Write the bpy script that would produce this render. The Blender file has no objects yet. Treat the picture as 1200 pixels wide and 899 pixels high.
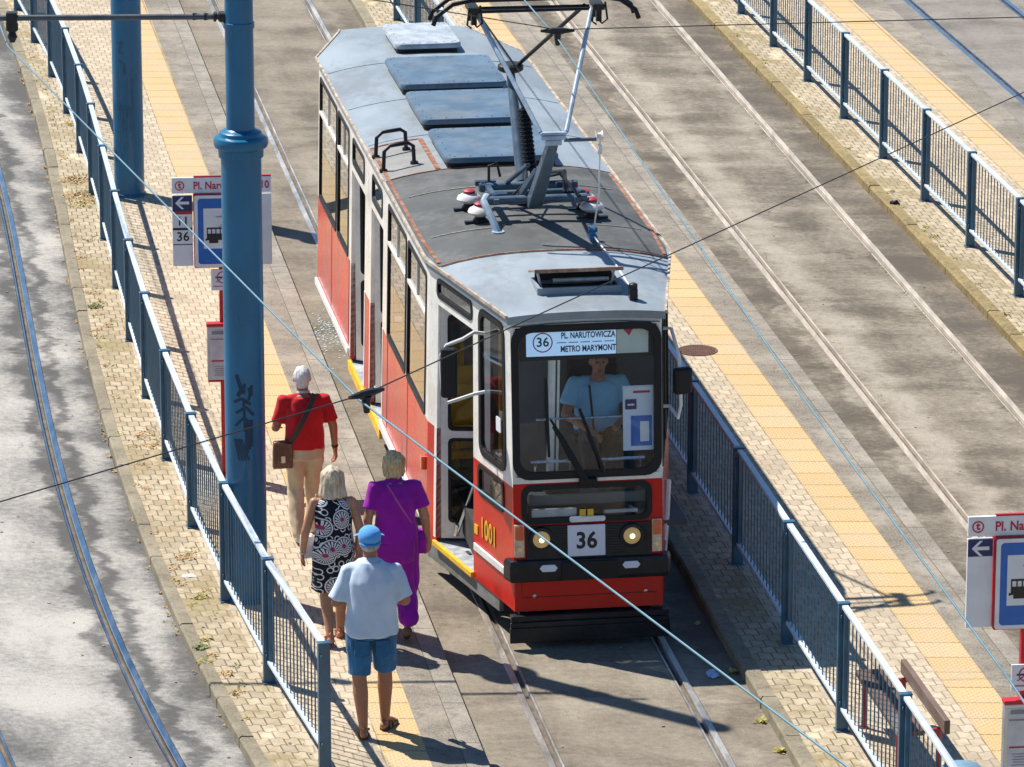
import bpy, bmesh, math, random
from mathutils import Vector, Matrix, noise as mnoise
random.seed(7)
PI = math.pi
scene = bpy.context.scene
COL = scene.collection

# ------------------------------------------------------------------ helpers
def tag(o, label=None, cat=None, group=None, kind=None):
    if label: o['label'] = label
    if cat: o['category'] = cat
    if group: o['group'] = group
    if kind: o['kind'] = kind
    return o

def empty(name, loc=(0, 0, 0), rz=0.0, label=None, cat=None, group=None):
    o = bpy.data.objects.new(name, None)
    COL.objects.link(o)
    o.location = loc
    o.rotation_euler = (0, 0, rz)
    o.empty_display_size = 0.2
    return tag(o, label, cat, group)

class MB:
    def __init__(s):
        s.v = []; s.f = []; s.uv = []; s.mi = []; s.m = 0
    def quad(s, *ps, uv=None):
        i = len(s.v)
        s.v += [Vector(p) for p in ps]
        s.f.append(tuple(range(i, i + len(ps))))
        s.uv.append(uv); s.mi.append(s.m)
    def add(s, vs, fs):
        i = len(s.v)
        s.v += [Vector(p) for p in vs]
        for f in fs:
            s.f.append(tuple(i + k for k in f)); s.uv.append(None); s.mi.append(s.m)
    def box(s, c, size, X=(1, 0, 0), Y=(0, 1, 0), Z=(0, 0, 1)):
        c = Vector(c); X = Vector(X).normalized() * size[0] / 2
        Y = Vector(Y).normalized() * size[1] / 2; Z = Vector(Z).normalized() * size[2] / 2
        vs = [c + X * a + Y * b + Z * d for d in (-1, 1) for a, b in ((-1, -1), (1, -1), (1, 1), (-1, 1))]
        s.add(vs, [(3, 2, 1, 0), (4, 5, 6, 7), (0, 1, 5, 4), (1, 2, 6, 5), (2, 3, 7, 6), (3, 0, 4, 7)])
    def bar(s, p, q, w, h, up=(0, 0, 1)):
        p = Vector(p); q = Vector(q); d = (q - p); L = d.length; d.normalize()
        r = d.cross(Vector(up))
        if r.length < 1e-4: r = d.cross(Vector((1, 0, 0)))
        r.normalize(); u = r.cross(d)
        s.box((p + q) / 2, (L, w, h), d, r, u)
    def tube(s, pts, r, n=8, caps=True):
        pts = [Vector(p) for p in pts]
        rs = r if isinstance(r, (list, tuple)) else [r] * len(pts)
        base = len(s.v); prev = None
        for i, p in enumerate(pts):
            a = pts[max(i - 1, 0)]; b = pts[min(i + 1, len(pts) - 1)]
            t = (b - a)
            if t.length < 1e-9: t = Vector((0, 0, 1))
            t.normalize()
            if prev is None:
                x = t.cross(Vector((0, 0, 1)))
                if x.length < 1e-3: x = t.cross(Vector((0, 1, 0)))
            else:
                x = prev - t * prev.dot(t)
                if x.length < 1e-6: x = t.cross(Vector((0, 0, 1)))
            x.normalize(); prev = x; y = t.cross(x)
            for k in range(n):
                an = 2 * PI * k / n
                s.v.append(p + (x * math.cos(an) + y * math.sin(an)) * rs[i])
        fs = []
        for i in range(len(pts) - 1):
            for k in range(n):
                fs.append((base + i * n + k, base + i * n + (k + 1) % n, base + (i + 1) * n + (k + 1) % n, base + (i + 1) * n + k))
        if caps:
            fs.append(tuple(base + k for k in reversed(range(n))))
            fs.append(tuple(base + (len(pts) - 1) * n + k for k in range(n)))
        for f in fs: s.f.append(f); s.uv.append(None); s.mi.append(s.m)
    def lathe(s, prof, c=(0, 0, 0), axis=(0, 0, 1), n=24):
        # prof: list of (radius, height)
        c = Vector(c); ax = Vector(axis).normalized()
        x = ax.cross(Vector((0, 0, 1)))
        if x.length < 1e-3: x = Vector((1, 0, 0))
        x.normalize(); y = ax.cross(x)
        base = len(s.v)
        for r, h in prof:
            for k in range(n):
                an = 2 * PI * k / n
                s.v.append(c + ax * h + (x * math.cos(an) + y * math.sin(an)) * max(r, 1e-5))
        for i in range(len(prof) - 1):
            for k in range(n):
                s.f.append((base + i * n + k, base + i * n + (k + 1) % n, base + (i + 1) * n + (k + 1) % n, base + (i + 1) * n + k))
                s.uv.append(None); s.mi.append(s.m)
        s.f.append(tuple(base + k for k in reversed(range(n)))); s.uv.append(None); s.mi.append(s.m)
        s.f.append(tuple(base + (len(prof) - 1) * n + k for k in range(n))); s.uv.append(None); s.mi.append(s.m)
    def prism(s, poly, f0, f1):
        # poly: 2D list; f0/f1 map a 2D point to the two end positions
        n = len(poly)
        vs = [f0(p) for p in poly] + [f1(p) for p in poly]
        fs = [tuple(reversed(range(n))), tuple(range(n, 2 * n))]
        fs += [(k, (k + 1) % n, n + (k + 1) % n, n + k) for k in range(n)]
        s.add(vs, fs)
    def ring(s, outer, inner, f0, f1):
        # ring between two equal-length 2D loops, with depth
        n = len(outer)
        vs = [f1(p) for p in outer] + [f1(p) for p in inner] + [f0(p) for p in outer] + [f0(p) for p in inner]
        fs = []
        for k in range(n):
            j = (k + 1) % n
            fs += [(k, j, n + j, n + k), (2 * n + k, 2 * n + j, j, k), (n + k, n + j, 3 * n + j, 3 * n + k)]
        s.add(vs, fs)
    def build(s, name, mats, parent=None, smooth=False, bevel=0, seg=2, recalc=True):
        me = bpy.data.meshes.new(name)
        me.from_pydata([tuple(p) for p in s.v], [], s.f)
        if any(u is not None for u in s.uv):
            lay = me.uv_layers.new(name='UVMap')
            for p, u in zip(me.polygons, s.uv):
                if u:
                    for li, c in zip(p.loop_indices, u): lay.data[li].uv = c
        if not isinstance(mats, (list, tuple)): mats = [mats]
        for m in mats: me.materials.append(m)
        for p, i in zip(me.polygons, s.mi): p.material_index = i
        if recalc:
            bm = bmesh.new(); bm.from_mesh(me)
            bmesh.ops.remove_doubles(bm, verts=bm.verts, dist=1e-5)
            bmesh.ops.recalc_face_normals(bm, faces=bm.faces)
            bm.to_mesh(me); bm.free()
        if smooth:
            for p in me.polygons: p.use_smooth = True
            try: me.set_sharp_from_angle(angle=math.radians(38))
            except Exception: pass
        o = bpy.data.objects.new(name, me)
        COL.objects.link(o)
        if parent: o.parent = parent
        if bevel:
            b = o.modifiers.new('bevel', 'BEVEL'); b.width = bevel; b.segments = seg
            b.limit_method = 'ANGLE'; b.angle_limit = math.radians(40); b.harden_normals = False
        return o

def rrect(x0, x1, y0, y1, r, n=5):
    r = min(r, (x1 - x0) / 2 - 1e-4, (y1 - y0) / 2 - 1e-4)
    out = []
    for cx, cy, a0 in ((x1 - r, y1 - r, 0), (x0 + r, y1 - r, PI / 2), (x0 + r, y0 + r, PI), (x1 - r, y0 + r, 1.5 * PI)):
        for k in range(n + 1):
            a = a0 + PI / 2 * k / n
            out.append((cx + r * math.cos(a), cy + r * math.sin(a)))
    return out

def lerp(a, b, t): return a + (b - a) * t

# ------------------------------------------------------------------ materials
MATS = {}
class NT:
    def __init__(s, name):
        s.m = bpy.data.materials.new(name); s.m.use_nodes = True
        s.t = s.m.node_tree; s.n = s.t.nodes; s.l = s.t.links
        s.b = s.n['Principled BSDF']; s.out = s.n['Material Output']
        MATS[name] = s.m
    def node(s, typ, **kw):
        o = s.n.new(typ)
        for k, v in kw.items():
            if k.startswith('_'): setattr(o, k[1:], v)
        return o
    def con(s, a, b): s.l.new(a, b)
    def val(s, sock, v):
        if hasattr(v, 'is_output'): s.l.new(v, sock)
        elif v is not None: sock.default_value = v
    def math(s, op, a, b=None, c=None, clamp=False):
        o = s.n.new('ShaderNodeMath'); o.operation = op; o.use_clamp = clamp
        s.val(o.inputs[0], a)
        if b is not None: s.val(o.inputs[1], b)
        if c is not None: s.val(o.inputs[2], c)
        return o.outputs[0]
    def mix(s, fac, a, b, mode='MIX'):
        o = s.n.new('ShaderNodeMix'); o.data_type = 'RGBA'; o.blend_type = mode
        s.val(o.inputs[0], fac)
        s.val(o.inputs[6], a if hasattr(a, 'is_output') else (*a, 1))
        s.val(o.inputs[7], b if hasattr(b, 'is_output') else (*b, 1))
        return o.outputs[2]
    def coord(s, kind='Object', scale=(1, 1, 1), loc=(0, 0, 0)):
        tc = s.n.new('ShaderNodeTexCoord'); mp = s.n.new('ShaderNodeMapping')
        s.l.new(tc.outputs[kind], mp.inputs[0])
        mp.inputs['Scale'].default_value = scale; mp.inputs['Location'].default_value = loc
        return mp.outputs[0]
    def noise(s, vec, scale=5, detail=4, rough=.55, dist=0):
        o = s.n.new('ShaderNodeTexNoise'); s.l.new(vec, o.inputs['Vector'])
        o.inputs['Scale'].default_value = scale; o.inputs['Detail'].default_value = detail
        o.inputs['Roughness'].default_value = rough; o.inputs['Distortion'].default_value = dist
        return o.outputs[0]
    def ramp(s, fac, lo, hi, a=0., b=1.):
        o = s.n.new('ShaderNodeMapRange'); o.clamp = True; o.interpolation_type = 'SMOOTHSTEP'
        s.val(o.inputs[0], fac)
        o.inputs[1].default_value = lo; o.inputs[2].default_value = hi
        o.inputs[3].default_value = a; o.inputs[4].default_value = b
        return o.outputs[0]
    def bump(s, h, strength=.3, dist=.01):
        o = s.n.new('ShaderNodeBump'); o.inputs['Strength'].default_value = strength
        o.inputs['Distance'].default_value = dist
        s.l.new(h, o.inputs['Height']); s.l.new(o.outputs[0], s.b.inputs['Normal'])
    def color(s, c): s.val(s.b.inputs['Base Color'], c if hasattr(c, 'is_output') else (*c, 1))
    def rough(s, r): s.val(s.b.inputs['Roughness'], r)

def pmat(name, col, rough=.5, metal=0., var=.18, scale=6., bump=0., coat=0., stretch=(1, 1, 1), dirt=None, dirt_amt=.5, spec=.5):
    t = NT(name)
    vec = t.coord('Object', stretch)
    n = t.noise(vec, scale, 5, .6)
    dark = tuple(c * (1 - var) for c in col); lite = tuple(min(1, c * (1 + var)) for c in col)
    c = t.mix(t.ramp(n, .3, .7), dark, lite)
    if dirt:
        n2 = t.noise(vec, scale * .6, 6, .7)
        n3 = t.noise(vec, scale * 6, 3, .6)
        d = t.math('MULTIPLY', t.ramp(t.math('ADD', n2, t.math('MULTIPLY', n3, .35)), .62, .85), dirt_amt)
        c = t.mix(d, c, dirt)
    t.color(c)
    t.rough(t.ramp(n, .2, .8, max(0, rough - .07), min(1, rough + .1)))
    t.b.inputs['Metallic'].default_value = metal
    t.b.inputs['Specular IOR Level'].default_value = spec
    if coat:
        t.b.inputs['Coat Weight'].default_value = coat; t.b.inputs['Coat Roughness'].default_value = .08
    if bump:
        t.bump(t.noise(vec, scale * 8, 4, .6), bump, .005)
    return t.m

def emis(name, col, strength, base=(.8, .7, .5)):
    t = NT(name); t.color(base)
    t.b.inputs['Emission Color'].default_value = (*col, 1); t.b.inputs['Emission Strength'].default_value = strength
    t.rough(.15)
    return t.m

def glassmat(name, tint=(.8, .85, .85), fac=1.0, ior=1.55, rough=.01, base=.0):
    t = NT(name)
    t.n.remove(t.b)
    fr = t.node('ShaderNodeFresnel'); fr.inputs[0].default_value = ior
    gl = t.node('ShaderNodeBsdfGlossy'); gl.inputs['Roughness'].default_value = rough
    gl.inputs[0].default_value = (.95, .97, 1, 1)
    tr = t.node('ShaderNodeBsdfTransparent'); tr.inputs[0].default_value = (*tint, 1)
    mx = t.node('ShaderNodeMixShader')
    f = t.math('ADD', t.math('MULTIPLY', fr.outputs[0], fac), base, clamp=True)
    t.con(f, mx.inputs[0]); t.con(tr.outputs[0], mx.inputs[1]); t.con(gl.outputs[0], mx.inputs[2])
    t.con(mx.outputs[0], t.out.inputs[0])
    return t.m

# --- ground materials (UV in metres: u across the street, v along it)
def bedmat(name, dark, mid, lite, amount=.5, seed=0., band=1.0, zones=(), contrast=1.0):
    t = NT(name)
    uv = t.coord('UV', (1, 1, 1), (seed, seed * 1.7, 0))
    a = t.noise(t.coord('UV', (.55, 1.15 * band, 1), (seed, seed, 0)), 1.0, 6, .62, .5)      # cross bands
    b = t.noise(t.coord('UV', (1.6, .5, 1), (seed + 9, seed, 0)), 1.0, 5, .6, .3)            # broad patches
    c = t.noise(uv, 14, 5, .7)                                                            # mottling
    g = t.noise(uv, 90, 3, .7)                                                            # grain
    f = t.math('ADD', t.math('ADD', t.math('MULTIPLY', a, .62), t.math('MULTIPLY', b, .38)), t.math('MULTIPLY', t.math('SUBTRACT', c, .5), .42))
    tcu = t.node('ShaderNodeTexCoord'); sxu = t.node('ShaderNodeSeparateXYZ'); t.con(tcu.outputs['UV'], sxu.inputs[0])
    wob = t.math('MULTIPLY', t.math('SUBTRACT', t.noise(t.coord('UV', (.8, 1.3, 1), (seed + 5, 1, 0)), 1.0, 6, .65), .5), .9)
    uu = t.math('ADD', sxu.outputs[0], wob)
    for zc, zw, za in zones:       # worn or dusty lanes that follow the rails
        dd = t.math('ABSOLUTE', t.math('SUBTRACT', uu, zc))
        f = t.math('ADD', f, t.ramp(dd, zw * .35, zw * 1.7, za, 0.))
    k = t.ramp(f, .41, .75)
    col = t.mix(t.ramp(f, .30, .52), dark, mid)
    col = t.mix(t.math('MULTIPLY', k, amount * 1.25, clamp=True), col, lite)
    col = t.mix(t.ramp(g, .3, .72, 0, .5), col, tuple(x * .45 for x in dark))
    g2 = t.noise(t.coord('UV', (1, 1, 1), (seed, 4, 0)), 28, 3, .75)
    col = t.mix(t.ramp(g2, .56, .72, 0, .5), col, tuple(x * .6 for x in dark))
    # dark cracks and oil spots
    sp = t.ramp(t.noise(t.coord('UV', (1, 1, 1), (seed + 3, 2, 0)), 2.6, 6, .7), .63, .72, 0, .55)
    col = t.mix(sp, col, tuple(x * .6 for x in dark))
    vo = t.node('ShaderNodeTexVoronoi'); vo.feature = 'DISTANCE_TO_EDGE'; vo.inputs['Scale'].default_value = .55
    wv = t.node('ShaderNodeVectorMath'); wv.operation = 'ADD'
    nz = t.node('ShaderNodeTexNoise'); nz.inputs['Scale'].default_value = 3; t.con(uv, nz.inputs['Vector'])
    sc = t.node('ShaderNodeVectorMath'); sc.operation = 'SCALE'; sc.inputs['Scale'].default_value = .35
    t.con(nz.outputs[1], sc.inputs[0]); t.con(uv, wv.inputs[0]); t.con(sc.outputs[0], wv.inputs[1]); t.con(wv.outputs[0], vo.inputs['Vector'])
    cr = t.math('MULTIPLY', t.ramp(vo.outputs['Distance'], .0, .012, 1, 0), t.ramp(b, .5, .62, 0, .22))
    col = t.mix(cr, col, tuple(x * .35 for x in dark))
    t.color(col); t.rough(t.ramp(c, .2, .8, .78, .95))
    t.bump(t.math('ADD', t.math('MULTIPLY', g, .6), c), .35, .012)
    return t.m

def pavermat(name, c1, c2, joint, moss=None, moss_amt=0., bw=.122, bh=.170, wave=.016):
    t = NT(name)
    tc = t.node('ShaderNodeTexCoord'); sx = t.node('ShaderNodeSeparateXYZ'); t.con(tc.outputs['UV'], sx.inputs[0])
    u, v = sx.outputs[0], sx.outputs[1]
    ph = t.math('MULTIPLY', u, 2 * PI / bw)
    w = t.math('MULTIPLY', t.math('SINE', ph), 1.9)
    w = t.math('MAXIMUM', t.math('MINIMUM', w, 1.), -1.)
    v2 = t.math('ADD', v, t.math('MULTIPLY', w, wave))
    nz = t.noise(tc.outputs['UV'], 1.3, 3, .5)
    v2 = t.math('ADD', v2, t.math('MULTIPLY', t.math('SUBTRACT', nz, .5), .05))
    cb = t.node('ShaderNodeCombineXYZ'); t.con(u, cb.inputs[0]); t.con(v2, cb.inputs[1])
    br = t.node('ShaderNodeTexBrick'); t.con(cb.outputs[0], br.inputs['Vector'])
    br.offset = .5; br.inputs['Scale'].default_value = 1
    br.inputs['Brick Width'].default_value = bw; br.inputs['Row Height'].default_value = bh
    br.inputs['Mortar Size'].default_value = .0075; br.inputs['Mortar Smooth'].default_value = .3
    br.inputs['Color1'].default_value = (*c1, 1); br.inputs['Color2'].default_value = (*c2, 1)
    br.inputs['Mortar'].default_value = (*joint, 1)
    big = t.noise(tc.outputs['UV'], .9, 6, .65); fine = t.noise(tc.outputs['UV'], 60, 3, .7); md = t.noise(tc.outputs['UV'], 7, 5, .65)
    # the odd darker or paler replaced block, same bond
    b2 = t.node('ShaderNodeTexBrick'); t.con(cb.outputs[0], b2.inputs['Vector']); b2.offset = .5; b2.inputs['Scale'].default_value = 1
    b2.inputs['Brick Width'].default_value = bw; b2.inputs['Row Height'].default_value = bh; b2.inputs['Mortar Size'].default_value = 0
    b2.inputs['Color1'].default_value = (0, 0, 0, 1); b2.inputs['Color2'].default_value = (1, 1, 1, 1)
    c0 = t.mix(t.ramp(b2.outputs[0], .80, .84, 0, .5), br.outputs[0], tuple(x * .55 for x in c1))
    c0 = t.mix(t.ramp(t.math('ADD', big, t.math('MULTIPLY', md, .25)), .60, .80, 0, .45), c0, tuple(x * .55 for x in c1))
    c0 = t.mix(br.outputs['Fac'], c0, joint)
    col = t.mix(t.ramp(md, .35, .7, 0, .45), c0, tuple(x * .62 for x in c1))
    col = t.mix(t.ramp(fine, .35, .75, 0, .3), col, tuple(x * .5 for x in c1))
    if moss:
        col = t.mix(t.math('MULTIPLY', t.ramp(t.math('ADD', big, t.math('MULTIPLY', md, .3)), .58, .82), moss_amt), col, moss)
        # sand-filled joints in patches
        pale = tuple(min(1, x * 1.25) for x in c2)
        col = t.mix(t.ramp(t.noise(t.coord('UV', (1.5, .8, 1), (4, 7, 0)), 1.4, 5, .6), .56, .7, 0, .8), col, pale)
    t.color(col); t.rough(.88)
    h = t.math('ADD', t.math('SUBTRACT', 1, br.outputs['Fac']), t.math('MULTIPLY', md, .25))
    t.bump(h, .5, .006)
    return t.m

def tactilemat(name):
    t = NT(name)
    tc = t.node('ShaderNodeTexCoord')
    br = t.node('ShaderNodeTexBrick'); t.con(tc.outputs['UV'], br.inputs['Vector']); br.offset = 0.0
    br.inputs['Scale'].default_value = 1
    br.inputs['Brick Width'].default_value = .42; br.inputs['Row Height'].default_value = .40
    br.inputs['Mortar Size'].default_value = .010; br.inputs['Mortar Smooth'].default_value = .3
    br.inputs['Color1'].default_value = (.55, .37, .165, 1); br.inputs['Color2'].default_value = (.63, .44, .215, 1)
    br.inputs['Mortar'].default_value = (.20, .13, .06, 1)
    sx = t.node('ShaderNodeSeparateXYZ'); t.con(tc.outputs['UV'], sx.inputs[0])
    k = 2 * PI / .0667
    dots = t.math('MULTIPLY', t.math('SINE', t.math('MULTIPLY', sx.outputs[0], k)), t.math('SINE', t.math('MULTIPLY', sx.outputs[1], k)))
    dd = t.ramp(dots, .35, .75)
    big = t.noise(tc.outputs['UV'], 1.6, 6, .65); fine = t.noise(tc.outputs['UV'], 40, 4, .7)
    col = t.mix(t.ramp(big, .38, .66, 0, .7), br.outputs[0], (.50, .40, .27))
    col = t.mix(t.ramp(fine, .4, .72, 0, .5), col, (.34, .23, .11))
    col = t.mix(t.math('MULTIPLY', dd, .45), col, (.76, .56, .30))
    t.color(col); t.rough(.8)
    t.bump(t.math('ADD', t.math('MULTIPLY', dd, .9), t.math('SUBTRACT', 1, br.outputs['Fac'])), .8, .008)
    return t.m

def aggmat(name, c1, c2, joint_len=0, scale=70):
    t = NT(name)
    tc = t.node('ShaderNodeTexCoord')
    g = t.noise(tc.outputs['UV'], scale, 4, .8); b = t.noise(tc.outputs['UV'], 1.4, 6, .65); m = t.noise(tc.outputs['UV'], 9, 5, .65)
    col = t.mix(t.ramp(g, .38, .66), c1, c2)
    col = t.mix(t.ramp(b, .38, .68, 0, .6), col, tuple(x * 1.35 for x in c2))
    col = t.mix(t.ramp(m, .48, .72, 0, .5), col, tuple(x * .6 for x in c1))
    h = g
    if joint_len:
        br = t.node('ShaderNodeTexBrick'); t.con(tc.outputs['UV'], br.inputs['Vector']); br.offset = 0
        br.inputs['Scale'].default_value = 1; br.inputs['Brick Width'].default_value = 20.; br.inputs['Row Height'].default_value = joint_len
        br.inputs['Mortar Size'].default_value = .006
        col = t.mix(br.outputs['Fac'], col, tuple(x * .3 for x in c1))
        h = t.math('SUBTRACT', g, br.outputs['Fac'])
    t.color(col); t.rough(.85); t.bump(h, .35, .006)
    return t.m
# ------------------------------------------------------------------ camera, sun, sky
cam = bpy.data.cameras.new('camera'); camo = bpy.data.objects.new('camera', cam); COL.objects.link(camo)
camo.location = (0, 0, 14.2); camo.rotation_euler = (math.radians(90 - 15.9), 0, 0)
cam.sensor_fit = 'HORIZONTAL'; cam.sensor_width = 36; cam.lens = 5755 / 1200 * 36
cam.clip_start = .5; cam.clip_end = 2000
scene.camera = camo
scene.render.resolution_x = 1024; scene.render.resolution_y = 767
EL, AZ = math.radians(55.5), math.radians(-37.5)          # direction the light travels
ld = Vector((math.cos(AZ) * math.cos(EL), math.sin(AZ) * math.cos(EL), -math.sin(EL)))
sun = bpy.data.lights.new('sun', 'SUN'); sun.energy = 5.0; sun.angle = math.radians(.5); sun.color = (1, .95, .86)
suno = bpy.data.objects.new('sun', sun); COL.objects.link(suno)
suno.rotation_euler = ld.to_track_quat('-Z', 'Y').to_euler(); suno.location = (-30, 80, 60)
w = bpy.data.worlds.new('World'); scene.world = w; w.use_nodes = True
wn = w.node_tree.nodes; sky = wn.new('ShaderNodeTexSky'); sky.sky_type = 'NISHITA'; sky.sun_disc = False
sky.sun_elevation = EL; sky.sun_rotation = math.radians(-52.5); sky.air_density = 1.; sky.dust_density = .3; sky.ozone_density = 2.5
bg = wn['Background']; bg.inputs[1].default_value = .08
hs = wn.new('ShaderNodeHueSaturation'); hs.inputs['Saturation'].default_value = 1.22
w.node_tree.links.new(sky.outputs[0], hs.inputs['Color']); w.node_tree.links.new(hs.outputs[0], bg.inputs[0])
vs = scene.view_settings; vs.view_transform = 'Standard'; vs.look = 'None'; vs.exposure = 0.50; vs.gamma = 1; vs.use_curve_mapping = False

# ------------------------------------------------------------------ the street lines (metres, y runs away from the bridge)
S = .1512
def line(x50, s=-S, q=0.):
    def f(Y):
        t = Y - 50
        if Y < 38:
            t0 = -12; return x50 + s * t0 + q * t0 * t0 + (s + 2 * q * t0) * (Y - 38)
        if Y > 78:
            t0 = 28; return x50 + s * t0 + q * t0 * t0 + (s + 2 * q * t0) * (Y - 78)
        return x50 + s * t + q * t * t
    return f
def cubic(a, b, c, d, lo=37.6, hi=66.):
    g_ = lambda t: a + b * t + c * t * t + d * t ** 3
    h_ = lambda t: b + 2 * c * t + 3 * d * t * t
    def f(Y):
        q = min(max(Y, lo), hi) - 50
        return g_(q) + h_(q) * (Y - 50 - q)
    return f
LTR = cubic(-4.9878, -.14613, .001716, -.0001861); LTL = lambda Y: LTR(Y) - 1.47
LK0 = cubic(-4.4609, -.14991, .002313, -.0001309); LK1 = cubic(-4.3509, -.14919, .00238, -.0001346)
LF = cubic(-3.9476, -.15064, .002074, -.0001549)
LYl, LYr, LE = line(-2.82, -.149), line(-2.42, -.147), line(-1.936, -.146)
TL, TR = line(-1.402, -.1485), line(.068, -.1497)
MK, MK1, MF = line(.60, -.148), line(.735, -.148), line(1.105, -.1495)
MYl, MYr, ME = line(2.21, -.1515), line(2.63, -.1509), line(3.08, -.1515)
RL, RR = line(3.58, -.1505), line(5.06, -.147)
RK, RK1, RF = line(5.63, -.153), line(5.76, -.153), line(6.13, -.1528)
RYl, RYr, RE = line(7.47, -.1535), line(7.94, -.1535), line(8.33, -.1512)
FL, FR = line(8.79, -.1521), line(10.25, -.1521)
Y0, Y1, ZP = 24., 100., .10

def strip(name, fa, fb, z, mat, ya=Y0, yb=Y1, ref=None, step=1.0, label=None, cat=None, drop=None):
    mb = MB(); n = int((yb - ya) / step)
    ref = ref or fa
    for i in range(n):
        a = ya + (yb - ya) * i / n; b = ya + (yb - ya) * (i + 1) / n
        mb.quad((fa(a), a, z), (fb(a), a, z), (fb(b), b, z), (fa(b), b, z),
                uv=[(fa(a) - ref(a), a * 1.0113), (fb(a) - ref(a), a * 1.0113), (fb(b) - ref(b), b * 1.0113), (fa(b) - ref(b), b * 1.0113)])
        if drop is not None:
            mb.quad((fb(a), a, z), (fb(a), a, drop), (fb(b), b, drop), (fb(b), b, z),
                    uv=[(fb(a) - ref(a), a), (fb(a) - ref(a) + .1, a), (fb(b) - ref(b) + .1, b), (fb(b) - ref(b), b)])
    o = mb.build(name, mat, recalc=False)
    return tag(o, label, cat, None, 'structure')

M_left = bedmat('asphalt dusty', (.085, .08, .075), (.19, .182, .172), (.56, .53, .475), .78, 3.1, .5, ((-.75, .42, .11), (-.12, .08, -.16), (.13, .06, -.12), (.33, .12, .08), (.98, .42, -.17)))
M_lefto = bedmat('outer asphalt dusty', (.085, .08, .075), (.19, .182, .172), (.56, .53, .475), .80, 7.1, .5, ((-.6, .5, .09), (-.1, .08, -.15)))
M_tram = bedmat('tram bed', (.11, .087, .063), (.215, .178, .132), (.47, .41, .32), .56, 11.3, 1., ((.3, .12, .05), (1.2, .12, .04), (1.62, .08, .06), (1.9, .18, -.04)))
M_right = bedmat('right bed', (.10, .08, .058), (.215, .178, .132), (.54, .48, .39), .60, 23.7, 1., ((.30, .17, .125), (.8, .2, -.03), (1.32, .10, .06), (-.25, .22, -.08), (1.85, .35, -.10), (-.07, .05, .09)))
M_far = bedmat('far bed', (.15, .13, .11), (.25, .22, .19), (.46, .42, .36), .55, 31.)
M_pave = pavermat('sett paving', (.52, .425, .30), (.62, .52, .385), (.26, .20, .135))
M_pavel = pavermat('worn sett paving', (.42, .34, .225), (.55, .46, .325), (.11, .085, .045), (.27, .205, .09), .7)
M_tact = tactilemat('tactile slab')
M_agg = aggmat('platform asphalt', (.125, .105, .08), (.30, .262, .21), 0, 48)
M_gran = aggmat('granite edge', (.15, .13, .105), (.32, .285, .235), 1.0, 48)
M_kerb = aggmat('kerb concrete', (.145, .122, .08), (.265, .228, .16), 0, 40)
M_kerby = aggmat('mossy kerb concrete', (.15, .11, .045), (.30, .225, .10), 0, 22)
M_rail = pmat('rail steel', (.52, .54, .57), .22, 1., .12, 9, stretch=(1, .2, 1))
M_railt = pmat('worn rail steel', (.55, .53, .50), .42, .75, .2, 5, stretch=(1, .25, 1), dirt=(.34, .28, .21), dirt_amt=.8)
M_raild = pmat('dusty rail', (.47, .41, .345), .6, .25, .2, 5, stretch=(2, .3, 1))
M_groove = pmat('groove dirt', (.12, .095, .07), .9, 0, .4, 5)
M_patch = pmat('new asphalt', (.085, .083, .08), .9, 0, .25, 20, bump=.4)

g = MB(); g.quad((-400, -100, -.07), (400, -100, -.07), (400, 900, -.07), (-400, 900, -.07))
tag(g.build('ground', M_far, recalc=False), 'dusty asphalt ground spreading out round the tracks', 'ground', None, 'structure')

def off(f, d): return lambda Y: f(Y) + d
RG = .098
# beds
strip('track_bed', lambda Y: LTL(Y) - 9, off(LTL, -.036), 0, M_lefto, ref=LTL, label='stained asphalt at the far left beyond the outer rail', cat='track bed')
strip('track_bed', off(LTL, RG), off(LTR, -RG), 0, M_left, ref=LTR, label='white-streaked asphalt between the rails of the left track', cat='track bed')
strip('track_bed', off(LTR, .036), LK0, 0, M_left, ref=LTR, label='dark asphalt strip between left rail and left kerb', cat='track bed')
strip('track_bed', LE, off(TL, -.036), 0, M_tram, ref=TL, label='asphalt strip between the left platform edge and the rail under the tram', cat='track bed')
strip('track_bed', off(TL, RG), off(TR, -RG), 0, M_tram, ref=TL, label='brown asphalt between the rails under the tram', cat='track bed')
strip('track_bed', off(TR, .036), off(MK, .05), 0, M_tram, ref=TL, label='shaded asphalt strip right of the tram below the kerb', cat='track bed')
strip('track_bed', ME, off(RL, -.036), 0, M_right, ref=RL, label='asphalt strip between middle platform edge and empty track', cat='track bed')
strip('track_bed', off(RL, RG), off(RR, -RG), 0, M_right, ref=RL, label='patchy brown bed between the rails of the empty right track', cat='track bed')
strip('track_bed', off(RR, .036), off(RK, .05), 0, M_right, ref=RL, label='brown asphalt strip below the right mossy kerb', cat='track bed')
strip('track_bed', RE, off(FL, -.036), 0, M_far, ref=FL, label='asphalt strip beside the platform at top right', cat='track bed')
strip('track_bed', off(FL, RG), off(FR, -RG), 0, M_far, ref=FL, label='dusty bed between the far right rails', cat='track bed')
strip('track_bed', off(FR, .036), lambda Y: FR(Y) + 14, 0, M_far, ref=FL, label='asphalt right of the farthest rail', cat='track bed')
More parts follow.
